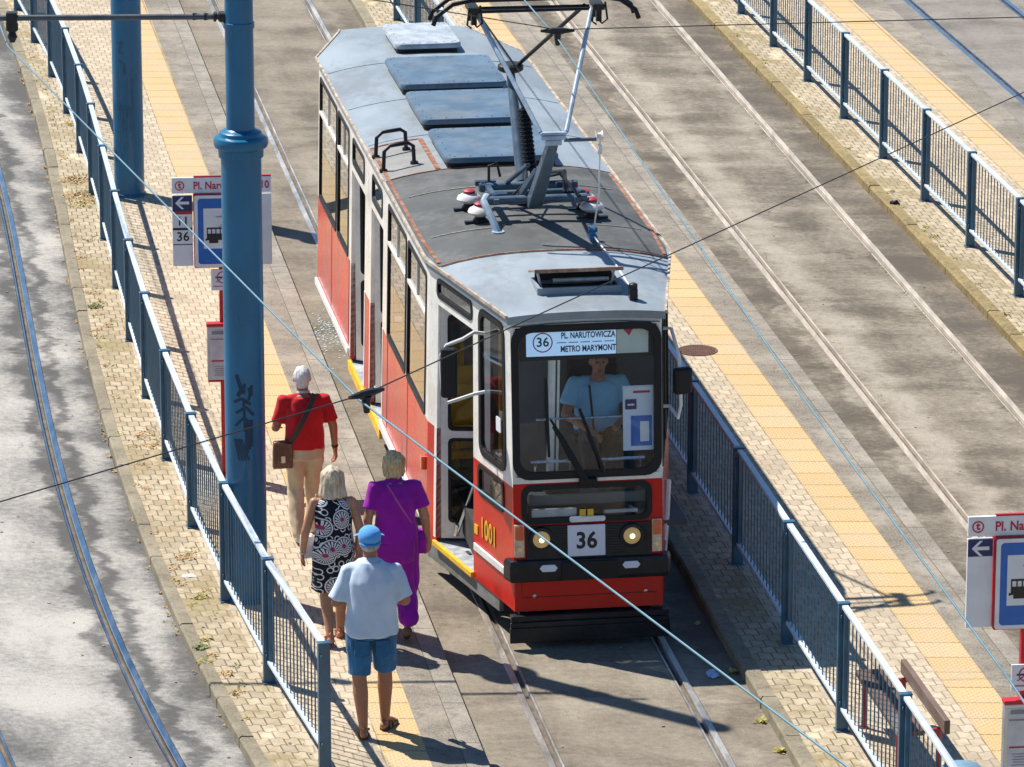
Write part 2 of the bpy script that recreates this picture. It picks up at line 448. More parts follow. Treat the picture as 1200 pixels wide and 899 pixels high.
# platforms
strip('paving', off(LK1, -.03), off(LF, .0), ZP, M_pavel, ref=LK1, label='weedy worn setts between left kerb and left fence', cat='paving')
strip('paving', LF, LYl, ZP, M_pave, ref=LYl, label='buff wavy setts of the left platform', cat='paving')
strip('tactile_paving', LYl, LYr, ZP, M_tact, label='yellow tactile slabs along the left platform', cat='tactile paving')
strip('platform_asphalt', LYr, off(LE, -.19), ZP, M_agg, label='grey asphalt strip beside the left yellow slabs', cat='asphalt')
strip('platform_edge', off(LE, -.19), LE, ZP, M_gran, drop=-.02, label='granite edge stones of the left platform', cat='platform edge')
strip('paving', off(MK1, -.03), MF, ZP, M_pavel, ref=MK1, label='worn setts between the tram kerb and middle fence', cat='paving')
strip('paving', MF, MYl, ZP, M_pave, ref=MYl, label='buff wavy setts of the middle platform', cat='paving')
strip('tactile_paving', MYl, MYr, ZP, M_tact, label='yellow tactile slabs along the middle platform', cat='tactile paving')
strip('platform_asphalt', MYr, off(ME, -.17), ZP, M_agg, label='grey asphalt strip beside the middle yellow slabs', cat='asphalt')
strip('platform_edge', off(ME, -.17), ME, ZP, M_gran, drop=-.02, label='granite edge stones of the middle platform', cat='platform edge')
strip('paving', off(RK1, -.03), RF, ZP, M_pavel, ref=RK1, label='mossy setts between right kerb and right fence', cat='paving')
strip('paving', RF, RYl, ZP, M_pave, ref=RYl, label='buff setts behind the right fence', cat='paving')
strip('tactile_paving', RYl, RYr, ZP, M_tact, label='yellow tactile slabs at top right', cat='tactile paving')
strip('platform_asphalt', RYr, RE, ZP, M_agg, drop=-.02, label='grey asphalt strip beside the top right yellow slabs', cat='asphalt')

def kerb(fa, fb, mat, label):
    mb = MB(); Y = Y0
    while Y < Y1:
        a, b = Y + .006, Y + .98 - .006
        dz = random.uniform(-.005, .008); dx = random.uniform(-.006, .006)
        p = [(fa(a) + dx, a), (fb(a) + dx, a), (fb(b) + dx, b), (fa(b) + dx, b)]
        vs = [(x, y, -.05) for x, y in p] + [(x, y, ZP + .006 + dz) for x, y in p]
        # chamfered front edge
        vs[4] = (vs[4][0] + .018, *vs[4][1:]); vs[7] = (vs[7][0] + .018, *vs[7][1:])
        c1 = (p[0][0], a, ZP - .014 + dz); c2 = (p[3][0], b, ZP - .014 + dz)
        i = len(mb.v)
        vs += [c1, c2]
        L = [(x, (y) * 1.0) for x, y in p]
        def q(idx):
            mb.quad(*[vs[k] for k in idx], uv=[(vs[k][0] - fa(vs[k][1]) + vs[k][2], vs[k][1]) for k in idx])
        q((0, 8, 9, 3)); q((8, 4, 7, 9)); q((4, 5, 6, 7)); q((0, 1, 5, 4, 8)); q((3, 9, 7, 6, 2)); q((1, 2, 6, 5))
        Y += .98
    tag(mb.build('kerb', mat), label, 'kerb', None, 'structure')
kerb(LK0, off(LK1, .004), M_kerb, 'low concrete kerb along the left platform')
kerb(MK, off(MK1, .0), M_kerb, 'concrete kerb right of the tram, half in its shadow')
kerb(RK, off(RK1, .0), M_kerby, 'yellowish mossy kerb along the empty right track')

def rail(f, side, mat, label):
    prof = [(-.036, -.045), (-.036, -.004), (-.029, .006), (.022, .006), (.027, .001), (.036, -.034), (.072, -.034), (.076, .003), (.094, .004), (.098, -.045)]
    mi = [0, 0, 0, 0, 0, 1, 0, 0, 0]
    mb = MB(); n = 90
    for i in range(n):
        a = Y0 + (Y1 - Y0) * i / n; b = Y0 + (Y1 - Y0) * (i + 1) / n
        for k in range(len(prof) - 1):
            (u0, z0), (u1, z1) = prof[k], prof[k + 1]
            mb.m = mi[k]
            mb.quad((f(a) + side * u0, a, z0), (f(a) + side * u1, a, z1), (f(b) + side * u1, b, z1), (f(b) + side * u0, b, z0))
    tag(mb.build('rail', [mat, M_groove]), label, 'rail', None, 'structure')
rail(LTL, 1, M_rail, 'outer rail at the far left edge'); rail(LTR, -1, M_rail, 'shiny blue rail of the left track')
rail(TL, 1, M_railt, 'left rail under the tram'); rail(TR, -1, M_railt, 'right rail under the tram')
rail(RL, 1, M_raild, 'dusty left rail of the empty right track'); rail(RR, -1, M_raild, 'dusty right rail of the empty right track')
rail(FL, 1, M_rail, 'rail at top right corner'); rail(FR, -1, M_rail, 'farthest rail in the top right corner')
p = MB(); p.quad((-5.75, 46.2, .004), (-5.18, 46.2, .004), (-5.5, 48.9, .004), (-6.2, 48.9, .004))
tag(p.build('asphalt_patch', M_patch, recalc=False), 'dark asphalt repair patch between the left rails', 'asphalt patch', None, 'structure')

# ------------------------------------------------------------------ fences
M_fence = pmat('fence paint', (.032, .108, .182), .36, .0, .2, 7, dirt=(.05, .09, .13), dirt_amt=.5, spec=.6)
M_frail = pmat('pale rail paint', (.54, .63, .71), .38, .0, .14, 5, dirt=(.70, .74, .77), dirt_amt=.6, spec=.6)  # rails much paler than the posts
def fence(f, Ys, label, end=()):
    root = empty('fence', (f(Ys[0]), Ys[0], ZP), 0, label, 'fence')
    R = root.location
    P = [Vector((f(y), y, ZP)) - R for y in Ys]
    for i, p in enumerate(P):
        d = (P[min(i + 1, len(P) - 1)] - P[max(i - 1, 0)]).normalized(); r = d.cross(Vector((0, 0, 1)))
        mb = MB(); mb.box(p + Vector((0, 0, .555)), (.06, .10, 1.13), d, r)
        mb.box(p + Vector((0, 0, 1.125)), (.07, .11, .014), d, r)
        for z in (.26, 1.02):
            mb.box(p + Vector((0, 0, z)) - r * .03, (.12, .012, .03), d, r)
        mb.box(p + Vector((0, 0, .006)), (.13, .12, .012), d, r)
        mb.build('post', M_fence, root, bevel=.006)
    for i in range(len(P) - 1):
        a, b = P[i], P[i + 1]; d = (b - a).normalized(); r = d.cross(Vector((0, 0, 1))); L = (b - a).length
        s, e = a + d * .05, b - d * .05
        Z = lambda z: Vector((0, 0, z))
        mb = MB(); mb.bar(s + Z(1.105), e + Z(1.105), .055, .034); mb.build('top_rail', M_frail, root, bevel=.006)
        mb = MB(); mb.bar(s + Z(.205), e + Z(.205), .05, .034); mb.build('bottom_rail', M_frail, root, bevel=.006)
        mb = MB()
        for q in (s + d * .02, e - d * .02): mb.box(q + Z(.655), (.034, .026, .86), d, r)
        n = 14
        for k in range(n):
            c = lerp(s + d * .02, e - d * .02, (k + 1) / (n + 1))
            mb.tube([c + Z(.215), c + Z(1.09)], .0062, 6, False)
        mb.build('bars', M_fence, root)
    return root
fence(LF, [37.85 + 2.225 * k for k in range(17)], 'blue steel railing on the left platform, between the left kerb and the thick poles')
fence(MF, [34.35 + 2.262 * k for k in range(19)], 'blue steel railing on the middle platform, beside the right flank of the tram')
fence(RF, [46.35 + 2.24 * k for k in range(15)], 'blue steel railing at top right, beside the empty track')

# ------------------------------------------------------------------ overhead-line poles
M_pole = pmat('pole paint', (.004, .135, .275), .30, 0, .2, 2.5, bump=.05, dirt=(.03, .14, .26), dirt_amt=.3, stretch=(1, 1, .4), spec=.55)
M_black = pmat('black fittings', (.018, .02, .026), .5, .2, .3, 12)
M_spray = pmat('black spray paint', (.010, .04, .085), .7, 0, .3, 20)
M_ghost = pmat('faded spray paint', (.02, .10, .18), .6, 0, .3, 20)
def pole(loc, label, arm):
    root = empty('overhead_line_pole', loc, 0, label, 'pole', 'thick blue poles on the left platform')
    mb = MB()
    mb.lathe([(.20, 0), (.20, .03), (.182, .035), (.181, 1.5), (.180, 4.12), (.180, 4.121), (.20, 4.122), (.202, 4.19), (.202, 4.191), (.236, 4.215), (.243, 4.24), (.243, 4.275), (.232, 4.30), (.20, 4.312), (.195, 4.313), (.185, 4.345), (.16, 4.36), (.145, 4.362), (.128, 4.375), (.127, 4.376), (.125, 6.0), (.112, 7.5), (.09, 7.56), (.01, 7.6)], n=40)
    mb.build('shaft', M_pole, root, smooth=True)
    for pr_ in ([(.124, 5.28), (.137, 5.285), (.137, 5.33), (.124, 5.335)], [(.124, 5.58), (.14, 5.585), (.14, 5.64), (.124, 5.645)]):
        mb = MB(); mb.lathe(pr_, n=32); mb.build('clamp_band', M_pole, root, smooth=True)
    if 0: mb.lathe([(.124, 5.58), (.14, 5.585), (.14, 5.64), (.124, 5.645)], n=32)
    if arm:
        mb = MB(); mb.tube([(-.1, 0, 5.38), (-3.2, -.1, 5.38)], .026, 10); 
        mb.build('bracket_arm', pmat('arm paint', (.09, .105, .12), .45, .4, .2, 8), root, smooth=True)
        mb = MB(); mb.lathe([(.02, .1), (.05, .12), (.05, .17), (.02, .19), (.045, .2), (.045, .22), (.02, .23), (.035, .3), (.02, .32), (.035, .4), (.02, .42)], (0, 0, 5.38), (-1, 0, 0), 14)
        mb.build('insulator', M_black, root, smooth=True)
        mb = MB(); x = -1.99
        mb.box((x, -.05, 5.38), (.09, .1, .1)); mb.lathe([(.02, 0), (.055, .03), (.055, .09), (.03, .11), (.045, .15), (.02, .2)], (x, -.05, 5.36), (0, 0, -1), 14)
        mb.build('wire_clamp', M_black, root, smooth=True)
        mb = MB(); mb.lathe([(.02, .1), (.035, .11), (.035, .16), (.02, .17)], (0, 0, 5.72), (1, -.05, 0), 12)
        a = [(.17, .0), (.20, .025), (.36, .025), (.39, 0), (.36, -.025), (.20, -.025), (.17, 0)]
        mb.tube([(q, -.05 * q, 5.72 + h) for q, h in a], .012, 6)
        mb.build('turnbuckle', M_black, root)
    # graffiti hugging the shaft
    mb = MB()
    def stroke(pts, wd):
        for (a0, z0), (a1, z1) in zip(pts, pts[1:]):
            n = 3
            for k in range(n):
                t0, t1 = k / n, (k + 1) / n
                A0, A1, B0, B1 = lerp(a0, a1, t0), lerp(a0, a1, t1), lerp(z0, z1, t0), lerp(z0, z1, t1)
                dx, dz = (a1 - a0) * .176, z1 - z0; L = math.hypot(dx, dz); nx, nz = -dz / L * wd / .176, dx / L * wd
                P = lambda a, z: (math.sin(a) * .1835, -math.cos(a) * .1835, z)
                mb.quad(P(A0 - nx, B0 - nz), P(A1 - nx, B1 - nz), P(A1 + nx, B1 + nz), P(A0 + nx, B0 + nz))
    rnd = random.Random(5 if arm else 9)
    zb = 1.58
    if arm:
        stroke([(.05, zb + .50), (.0, zb + .40)], .014); stroke([(.25, zb + .46), (.33, zb + .40), (.24, zb + .34)], .013); stroke([(.40, zb + .48), (.38, zb + .38)], .013)
        stroke([(-.35, zb + .58), (-.1, zb + .44), (-.3, zb + .38)], .018)
        stroke([(-.5, zb + .32), (-.1, zb + .36), (.35, zb + .3)], .014); stroke([(-.4, zb + .22), (.1, zb + .28), (.5, zb + .2)], .014)
        stroke([(-.45, zb + .1), (0, zb + .18), (.4, zb + .12)], .013); stroke([(0, zb + .36), (.05, zb + .05)], .012)
        for k in range(4): stroke([(-.5 + .12 * k, zb - .02), (-.25 + .16 * k, zb - .22)], .009); stroke([(.1 + .1 * k, zb + .16), (.08 + .1 * k, zb - .18 + .03 * k)], .009)
        mb.build('graffiti', M_spray, root, recalc=False)
    else:
        zb = 1.2
        stroke([(-.6, zb + .7), (-.2, zb + .72), (-.5, zb + .6), (-.15, zb + .58)], .02); stroke([(-.5, zb + .5), (-.1, zb + .45), (-.1, zb + .3)], .018)
        mb.build('graffiti', M_ghost, root, recalc=False)
        mb.__init__()
        for k in range(3): stroke([(-.5 + .25 * k, zb - .25), (-.45 + .3 * k, zb - .05), (-.25 + .25 * k, zb - .1), (-.3 + .25 * k, zb - .4)], .006)
        mb.build('graffiti', M_ghost, root, recalc=False)
    return root
pole((-2.40, 42.38, ZP), 'tall blue pole with collar, arm and black graffiti, nearest the walking group', True)
pole((-4.632, 57.86, ZP), 'blue pole farther back, standing behind the left stop sign', False)

# ------------------------------------------------------------------ overhead wires
M_wire = pmat('contact wire', (.14, .25, .31), .55, .6, .1, 4)
M_cable = pmat('dark cable', (.03, .032, .036), .6, 0, .2, 4)
def wire(name, pts, r, mat, label, cat, clamps=()):
    mb = MB(); mb.tube(pts, r, 8)
    o = mb.build(name, mat, smooth=True); tag(o, label, cat)
    for c, ax in clamps:
        k = MB(); c = Vector(c); ax = Vector(ax).normalized()
        k.box(c, (.11, .05, .05), ax); k.tube([c - ax * .15, c - ax * .06, c + ax * .06, c + ax * .15], [.012, .026, .026, .012], 8)
        k.tube([c + Vector((0, 0, -.02)), c + Vector((0, 0, -.13))], [.035, .02], 8)
        k.build('clamp', M_black, o)
    return o
zw = 5.3
wire('contact_wire', [(-7.6, 60, zw), (-4.40, 42.05, zw - .02), (-1.0, 30.85, zw), (1.76, 23.93, zw), (4.4, 17, zw)], .0068, M_wire, 'pale blue overhead wire crossing over the walking group and tram front', 'wire')
wire('contact_wire', [(-3.9, 70, zw), (.02, 44.6, zw - .01), (.40, 42.3, zw), (1.90, 30.95, zw), (2.72, 25.3, zw), (3.6, 18, zw)], .0068, M_wire, 'pale blue overhead wire running above the middle platform right of the tram', 'wire')
wire('span_wire', [(-8.0, 22.7, zw + .06), (-3.10, 28.42, zw + .06), (-.95, 30.83, zw + .05), (4.25, 39.86, zw + .06), (9, 47.6, zw + .1)], .0048, M_cable, 'thin dark cable running diagonally in front of the tram', 'wire', [((-.95, 30.83, zw + .05), (1, .95, 0))])
wire('span_wire', [(-2.02, 42.1, 5.82), (.40, 42.3, zw + .08), (4.55, 42.75, zw + .1), (10, 43.5, zw + .15)], .0048, M_cable, 'thin dark cable at the top, tied to the tall blue pole', 'wire', [((.40, 42.3, zw + .07), (1, .05, 0))])

# ------------------------------------------------------------------ lettering
def text(s, size, o, X, Z, mat, parent, bold=.0, depth=.002, align='CENTER', name='lettering', sx=1.0):
    c = bpy.data.curves.new('lettering', 'FONT'); c.body = s; c.size = size; c.align_x = align; c.align_y = 'CENTER'
    c.offset = bold; c.extrude = depth / 2; c.resolution_u = 3; c.space_character = 1.0 + bold * 6
    t = bpy.data.objects.new('lettering', c); COL.objects.link(t)
    bpy.context.view_layer.update()
    me = bpy.data.meshes.new_from_object(t.evaluated_get(bpy.context.evaluated_depsgraph_get()))
    bpy.data.objects.remove(t)
    X = Vector(X).normalized() * sx; Z = Vector(Z).normalized(); N = X.cross(Z).normalized()
    o = Vector(o)
    for v in me.vertices: v.co = o + X * v.co.x + Z * v.co.y + N * v.co.z
    me.materials.clear(); me.materials.append(mat)
    ob = bpy.data.objects.new(name, me); COL.objects.link(ob)
    if parent: ob.parent = parent
    return ob

# ------------------------------------------------------------------ stop signs
M_red = pmat('sign red', (.50, .012, .022), .4, 0, .1, 6)
M_white = pmat('sign white', (.74, .76, .80), .4, 0, .06, 5)
M_navy = pmat('navy print', (.018, .02, .12), .45, 0, .05, 5)
M_blue = pmat('sign blue', (.012, .13, .50), .35, 0, .08, 5)
M_crim = pmat('crimson print', (.50, .01, .06), .45, 0, .05, 5)
M_ink = pmat('black print', (.012, .012, .014), .5, 0, .1, 5)
M_alu = pmat('aluminium trim', (.5, .52, .55), .4, .8, .1, 8)
M_paper = pmat('timetable paper', (.56, .56, .60), .35, 0, .12, 9)
M_grey = pmat('grey print', (.24, .25, .29), .5, 0, .1, 5)
def disc(mb, c, r0, r1, y, n=28):
    o = [(c[0] + r1 * math.cos(2 * PI * k / n), c[1] + r1 * math.sin(2 * PI * k / n)) for k in range(n)]
    i = [(c[0] + r0 * math.cos(2 * PI * k / n), c[1] + r0 * math.sin(2 * PI * k / n)) for k in range(n)]
    mb.ring(o, i, lambda p: (p[0], y + .004, p[1]), lambda p: (p[0], y, p[1]))
def plate(x0, x1, z0, z1, y, d, name, mat, root, bev=.003):
    mb = MB(); mb.box(((x0 + x1) / 2, y + d / 2, (z0 + z1) / 2), (x1 - x0, d, z1 - z0)); return mb.build(name, mat, root, bevel=bev)
def stop_sign(loc, rz, label, lines, zs, zt, foot):
    root = empty('tram_stop_sign', loc, rz, label, 'stop sign')
    mb = MB(); mb.box((0, 0, 1.43), (.075, .075, 2.86)); mb.box((0, 0, .01), (.2, .2, .02)); mb.build('post', M_red, root, bevel=.008)
    X, Z = (1, 0, 0), (0, 0, 1)
    h = plate(-.48, .48, 2.865, 3.02, -.075, .03, 'header_board', M_white, root)
    plate(-.27, .48, 3.021, 3.034, -.076, .032, 'trim', M_red, h)
    text('Pl. Narutowicza', .105, (.02, -.077, 2.937), X, Z, M_crim, h, .0022, sx=.86); text('10', .105, (.415, -.077, 2.937), X, Z, M_crim, h, .0022, sx=.86)
    mb = MB(); disc(mb, (-.405, 2.94), .036, .046, -.079); mb.build('logo_ring', M_crim, h)
    text('t', .085, (-.405, -.077, 2.945), X, Z, M_crim, h, .003)
    s = plate(-.48, -.285, 2.14, 2.845, -.07, .03, 'route_board', M_white, root)
    mb = MB(); zz = 2.66 if lines else 2.705
    mb.box((-.3825, -.0715, (2.845 + zz) / 2 - .002), (.188, .003, 2.84 - zz)); mb.build('arrow_field', M_navy, s)
    mb = MB(); zc = 2.77
    mb.prism([(-.45, zc), (-.39, zc + .06), (-.365, zc + .06), (-.41, zc + .014), (-.315, zc + .014), (-.315, zc - .014), (-.41, zc - .014), (-.365, zc - .06), (-.39, zc - .06)],
             lambda p: (p[0], -.074, p[1]), lambda p: (p[0], -.0765, p[1]))
    mb.build('arrow', M_white, s)
    if lines:
        mb = MB(); mb.box((-.3825, -.0745, 2.672), (.188, .003, .03)); mb.build('stripe', M_red, s)
        text(lines[0], .12, (-.38, -.072, 2.585), X, Z, M_ink, s, .002); text(lines[1], .125, (-.38, -.072, 2.43), X, Z, M_ink, s, .002)
        mb = MB(); mb.box((-.3825, -.0715, 2.51), (.188, .003, .022)); mb.box((-.3825, -.0715, 2.355), (.188, .003, .008)); mb.build('divider_line', M_ink, s)
    plate(.285, .48, 2.14, 2.845, -.07, .03, 'route_board', M_white, root)
    b = plate(-.275, .275, 2.125, 2.86, -.11, .13, 'light_box', M_red, root, .01)
    mb = MB(); f0, f1 = (lambda p: (p[0], -.110, p[1])), (lambda p: (p[0], -.118, p[1]))
    mb.ring(rrect(-.268, .268, 2.135, 2.85, .02), rrect(-.235, .235, 2.165, 2.82, .03), f0, f1); mb.build('border', M_white, b)
    mb = MB(); mb.box((0, -.1115, 2.4925), (.48, .003, .665)); mb.build('blue_field', M_blue, b)
    mb = MB(); mb.box((0, -.1145, 2.52), (.36, .003, .40)); mb.build('white_field', M_white, b)
    mb = MB(); y0, y1 = -.1165, -.119
    def rc(x0, x1, z0, z1): mb.box(((x0 + x1) / 2, (y0 + y1) / 2, (z0 + z1) / 2), (x1 - x0, .0025, z1 - z0))
    rc(-.15, .15, 2.405, 2.47); rc(-.15, .15, 2.515, 2.53)
    for k in range(8): rc(-.15 + .0415 * k, -.14 + .0415 * k, 2.47, 2.515)
    rc(-.13, -.04, 2.375, 2.405); rc(.04, .13, 2.375, 2.405); rc(-.165, -.15, 2.40, 2.42); rc(.15, .165, 2.40, 2.42)
    for a, c in (((-.03, 2.53), (.02, 2.585)), ((.02, 2.585), (-.01, 2.635)), ((.05, 2.53), (.02, 2.585)), ((-.06, 2.635), (.05, 2.645))):
        mb.bar((a[0], -.118, a[1]), (c[0], -.118, c[1]), .003, .009, up=(0, 1, 0))
    mb.build('tram_pictogram', M_ink, b)
    n = plate(-.115, .115, zs - .21, zs, -.075, .02, 'notice_plate', M_white, root)
    mb = MB(); mb.bar((-.07, -.0775, zs - .13), (.07, -.0775, zs - .03), .003, .012, up=(0, 1, 0)); disc(mb, (0, zs - .08), .05, .06, -.0785); mb.box((0, -.0765, zs - .17), (.19, .003, .008)); mb.build('red_mark', M_crim, n)
    mb = MB(); mb.box((0, -.0765, zs - .08), (.15, .003, .014)); mb.build('dark_mark', M_navy, n)
    c = plate(-.165, .165, zt - .54, zt, -.1, .09, 'timetable_case', M_alu, root, .006)
    plate(-.17, .17, zt, zt + .03, -.105, .1, 'case_top', M_red, c); plate(-.16, .16, zt - .56, zt - .541, -.1, .09, 'case_base', M_red, c)
    plate(-.14, .145, zt - .515, zt - .03, -.1025, .003, 'timetable', M_paper, c, 0)
    for cz_, hz_, wz_ in [(.06, .035, .24), (.125, .012, .26)] + [(.40 + .022 * q, .006, .2 - .02 * (q % 2)) for q in range(5)]:
        mb = MB(); mb.box((0, -.1042, zt - cz_), (wz_, .002, hz_)); mb.build('printed_line', M_grey, c)
    mb = MB(); mb.box((0, -.1042, zt - .345), (.25, .002, .014)); mb.build('red_rule', M_crim, c)
    return root
stop_sign((-2.815, 46.25, ZP), math.radians(5), 'tram stop sign listing routes 11 and 36, partly hidden behind the tall blue pole', ('11', '36'), 2.10, 1.53, 0)
stop_sign((3.90, 35.36, ZP), math.radians(7), 'tram stop sign with bare side board, cut by the right edge of the photo', None, 1.83, 1.52, 0)
# ------------------------------------------------------------------ the tram (x to its left-hand side seen from the front, y back from the nose)
TRZ = math.atan(.1530)
tram = empty('tram', (.685, 41.40, 0), TRZ, 'red and cream single-car tram showing route 36, standing at the left platform with open doors', 'tram')
m_red = pmat('tram red paint', (.58, .010, .006), .19, 0, .10, 3, coat=.0, dirt=(.30, .03, .02), dirt_amt=.4, spec=.28, stretch=(1, 1, .35))
m_cream = pmat('tram cream paint', (.84, .82, .77), .32, 0, .06, 4, coat=.2, dirt=(.52, .48, .41), dirt_amt=.4)
m_roof = pmat('roof paint', (.265, .31, .35), .5, .0, .12, 1.6, bump=.05, dirt=(.17, .185, .20), dirt_amt=.6, stretch=(1, .6, 1), spec=.35)
m_mat = pmat('roof mat', (.07, .074, .075), .72, 0, .2, 2.2, bump=.15, dirt=(.18, .18, .175), dirt_amt=.4)
m_mat2 = pmat('weathered roof mat', (.24, .235, .23), .75, 0, .15, 3, bump=.15)
m_rust = pmat('rusty strip', (.235, .085, .045), .8, 0, .4, 14, dirt=(.36, .27, .2), dirt_amt=.8)
m_edge = pmat('roof gutter', (.46, .40, .32), .6, 0, .3, 9, dirt=(.25, .11, .06), dirt_amt=.8)
m_hatch = pmat('hatch paint', (.095, .155, .225), .48, 0, .2, 3, bump=.08, dirt=(.20, .21, .22), dirt_amt=.5, spec=.35)
m_hatchw = pmat('worn white hatch', (.40, .45, .50), .5, 0, .2, 5, dirt=(.24, .28, .33), dirt_amt=.7)
m_rub = pmat('black rubber', (.010, .011, .014), .5, 0, .2, 12, spec=.3)
m_blk = pmat('black plastic', (.014, .015, .019), .36, 0, .25, 8, dirt=(.045, .042, .04), dirt_amt=.4, spec=.3)
m_dark = pmat('under frame', (.03, .028, .026), .8, 0, .3, 6)
m_int = pmat('interior panel', (.15, .165, .18), .6, 0, .1, 4)
m_flo = pmat('floor covering', (.10, .10, .105), .7, 0, .2, 8)
m_step = pmat('step tread', (.42, .44, .47), .5, .3, .25, 9)
m_yel = pmat('safety yellow', (.86, .50, .015), .45, 0, .12, 8, dirt=(.5, .33, .08), dirt_amt=.5)
m_ywood = pmat('yellow panel', (.78, .45, .02), .5, 0, .15, 4)
m_wht = pmat('white strip', (.74, .74, .73), .4, 0, .1, 5)
m_chr = pmat('handrail steel', (.62, .63, .65), .25, 1, .1, 9)
m_pan = pmat('pantograph grey', (.075, .12, .175), .4, .1, .2, 7, dirt=(.15, .19, .23), dirt_amt=.5)
m_ppale = pmat('pantograph pale tube', (.36, .46, .56), .4, .1, .2, 7)
m_ins = pmat('insulator porcelain', (.76, .72, .70), .2, 0, .06, 6)
m_insr = pmat('insulator red cap', (.36, .035, .05), .4, 0, .1, 6)
m_insb = pmat('insulator brown', (.33, .19, .18), .3, 0, .1, 6)
m_glass = glassmat('tram glass', (.70, .75, .74), 1.05, 1.6, .004, .03)
m_dglass = glassmat('door glass', (.9, .88, .8), .6, 1.45, .004, .0)
m_gfront = glassmat('windscreen glass', (.86, .93, .95), .75, 1.5, .004, .0)
m_plate = pmat('plate white', (.70, .73, .84), .35, 0, .03, 5)
m_blind = emis('destination blind', (.40, .66, 1.), .34, (.62, .72, .88))
m_blindp = pmat('pale blind', (.62, .66, .60), .4, 0, .08, 5)
m_lamp = emis('headlamp lens', (1., .66, .22), .10, (.52, .37, .15))
m_bulb = emis('headlamp bulb', (1., .8, .45), 1.6)
m_orange = pmat('orange lens', (.75, .12, .02), .15, 0, .1, 8, coat=.5)
m_clear = pmat('clear lens', (.62, .50, .36), .15, 0, .2, 20, coat=.5)
m_num = pmat('number yellow', (.72, .42, .03), .45, 0, .1, 9)

HT, ZB, ZG, LW = 2.3, .33, 2.95, 12.78
RT = 11.2
def plan(bottom):
    if bottom:
        fw, sw, f0, r1 = .665, 1.15, 0., LW
    else:
        fw, sw, f0, r1 = .675, 1.10, .24, LW - .2
    return [(-fw, f0), (fw, f0), (sw, HT), (sw, RT), (fw, r1), (-fw, r1), (-sw, RT), (-sw, HT)]
PB, PT = plan(True), plan(False)
class Wall:
    def __init__(s, i, j):
        s.b0, s.b1, s.t0, s.t1 = PB[i], PB[j], PT[i], PT[j]
        d = Vector((s.b1[0] - s.b0[0], s.b1[1] - s.b0[1], 0)); s.L = d.length
        cx, cy = 0, 6.4
        n = Vector((d.y, -d.x, 0)).normalized()
        if n.dot(Vector(((s.b0[0] + s.b1[0]) / 2, (s.b0[1] + s.b1[1]) / 2 - cy, 0))) < 0: n = -n
        s.n = n
    def P(s, m, z, off=0):
        t = m / s.L; k = (z - ZB) / (ZG - ZB)
        x = lerp(lerp(s.b0[0], s.b1[0], t), lerp(s.t0[0], s.t1[0], t), k)
        y = lerp(lerp(s.b0[1], s.b1[1], t), lerp(s.t0[1], s.t1[1], t), k)
        return Vector((x, y, z)) + s.n * off
W = {'front': Wall(0, 1), 'rtaper': Wall(1, 2), 'right': Wall(3, 2), 'rear': Wall(5, 4), 'ltaper': Wall(0, 7), 'left': Wall(7, 6), 'lrear': Wall(6, 5), 'rrear': Wall(3, 4)}
W['right'] = Wall(2, 3)
holes = {k: [] for k in W}
def skin(mb, wl, z0, z1, hl, m0=0, m1=None, th=.045):
    m1 = wl.L if m1 is None else m1
    xs = sorted(set([m0, m1] + [x for h in hl for x in h[:2] if m0 < x < m1])); zs = sorted(set([z0, z1] + [z for h in hl for z in h[2:4] if z0 < z < z1]))
    # finer columns keep the wall slightly uneven-free but bilinear
    solid = {}
    for i in range(len(xs) - 1):
        for j in range(len(zs) - 1):
            cx, cz = (xs[i] + xs[i + 1]) / 2, (zs[j] + zs[j + 1]) / 2
            solid[i, j] = not any(h[0] < cx < h[1] and h[2] < cz < h[3] for h in hl)
    for (i, j), s in solid.items():
        if not s: continue
        a, b, c, d = xs[i], xs[i + 1], zs[j], zs[j + 1]
        mb.quad(wl.P(a, c), wl.P(b, c), wl.P(b, d), wl.P(a, d))
        mb.quad(wl.P(a, c, -th), wl.P(a, d, -th), wl.P(b, d, -th), wl.P(b, c, -th))
        if not solid.get((i - 1, j), False): mb.quad(wl.P(a, c), wl.P(a, d), wl.P(a, d, -th), wl.P(a, c, -th))
        if not solid.get((i + 1, j), False): mb.quad(wl.P(b, c), wl.P(b, d), wl.P(b, d, -th), wl.P(b, c, -th))
        if not solid.get((i, j - 1), False): mb.quad(wl.P(a, c), wl.P(b, c), wl.P(b, c, -th), wl.P(a, c, -th))
        if not solid.get((i, j + 1), False): mb.quad(wl.P(a, d), wl.P(b, d), wl.P(b, d, -th), wl.P(a, d, -th))

def window(wk, m0, m1, z0, z1, r=.05, band=.045, glass=None, div=None, name='window', proud=.010):
    wl = W[wk]; holes[wk].append((m0 + .012, m1 - .012, z0 + .012, z1 - .012))
    mb = MB()
    mb.ring(rrect(m0 - .012, m1 + .012, z0 - .012, z1 + .012, r + .02), rrect(m0 + band, m1 - band, z0 + band, z1 - band, r), lambda p: wl.P(p[0], p[1], -.03), lambda p: wl.P(p[0], p[1], proud))
    f = mb.build(name, m_rub, tram)
    mb = MB(); lo = rrect(m0 + band - .004, m1 - band + .004, z0 + band - .004, z1 - band + .004, r)
    mb.quad(*[wl.P(p[0], p[1], -.006) for p in lo])
    mb.build('pane', glass or m_glass, f)
    if div:
        mb = MB(); a, b = wl.P(m0 + .02, div, .004), wl.P(m1 - .02, div, .004); mb.bar(a, b, .02, .034)
        mid = (m0 + m1) / 2
        c, d = wl.P(mid, div, .002), wl.P(mid, z1 - .02, .002); mb.bar(c, d, .016, .014, up=wl.n)
        mb.build('divider', m_cream if wk == 'left' else m_rub, f)
    return f
lm = lambda w_: (w_ - HT)                       # along the left wall
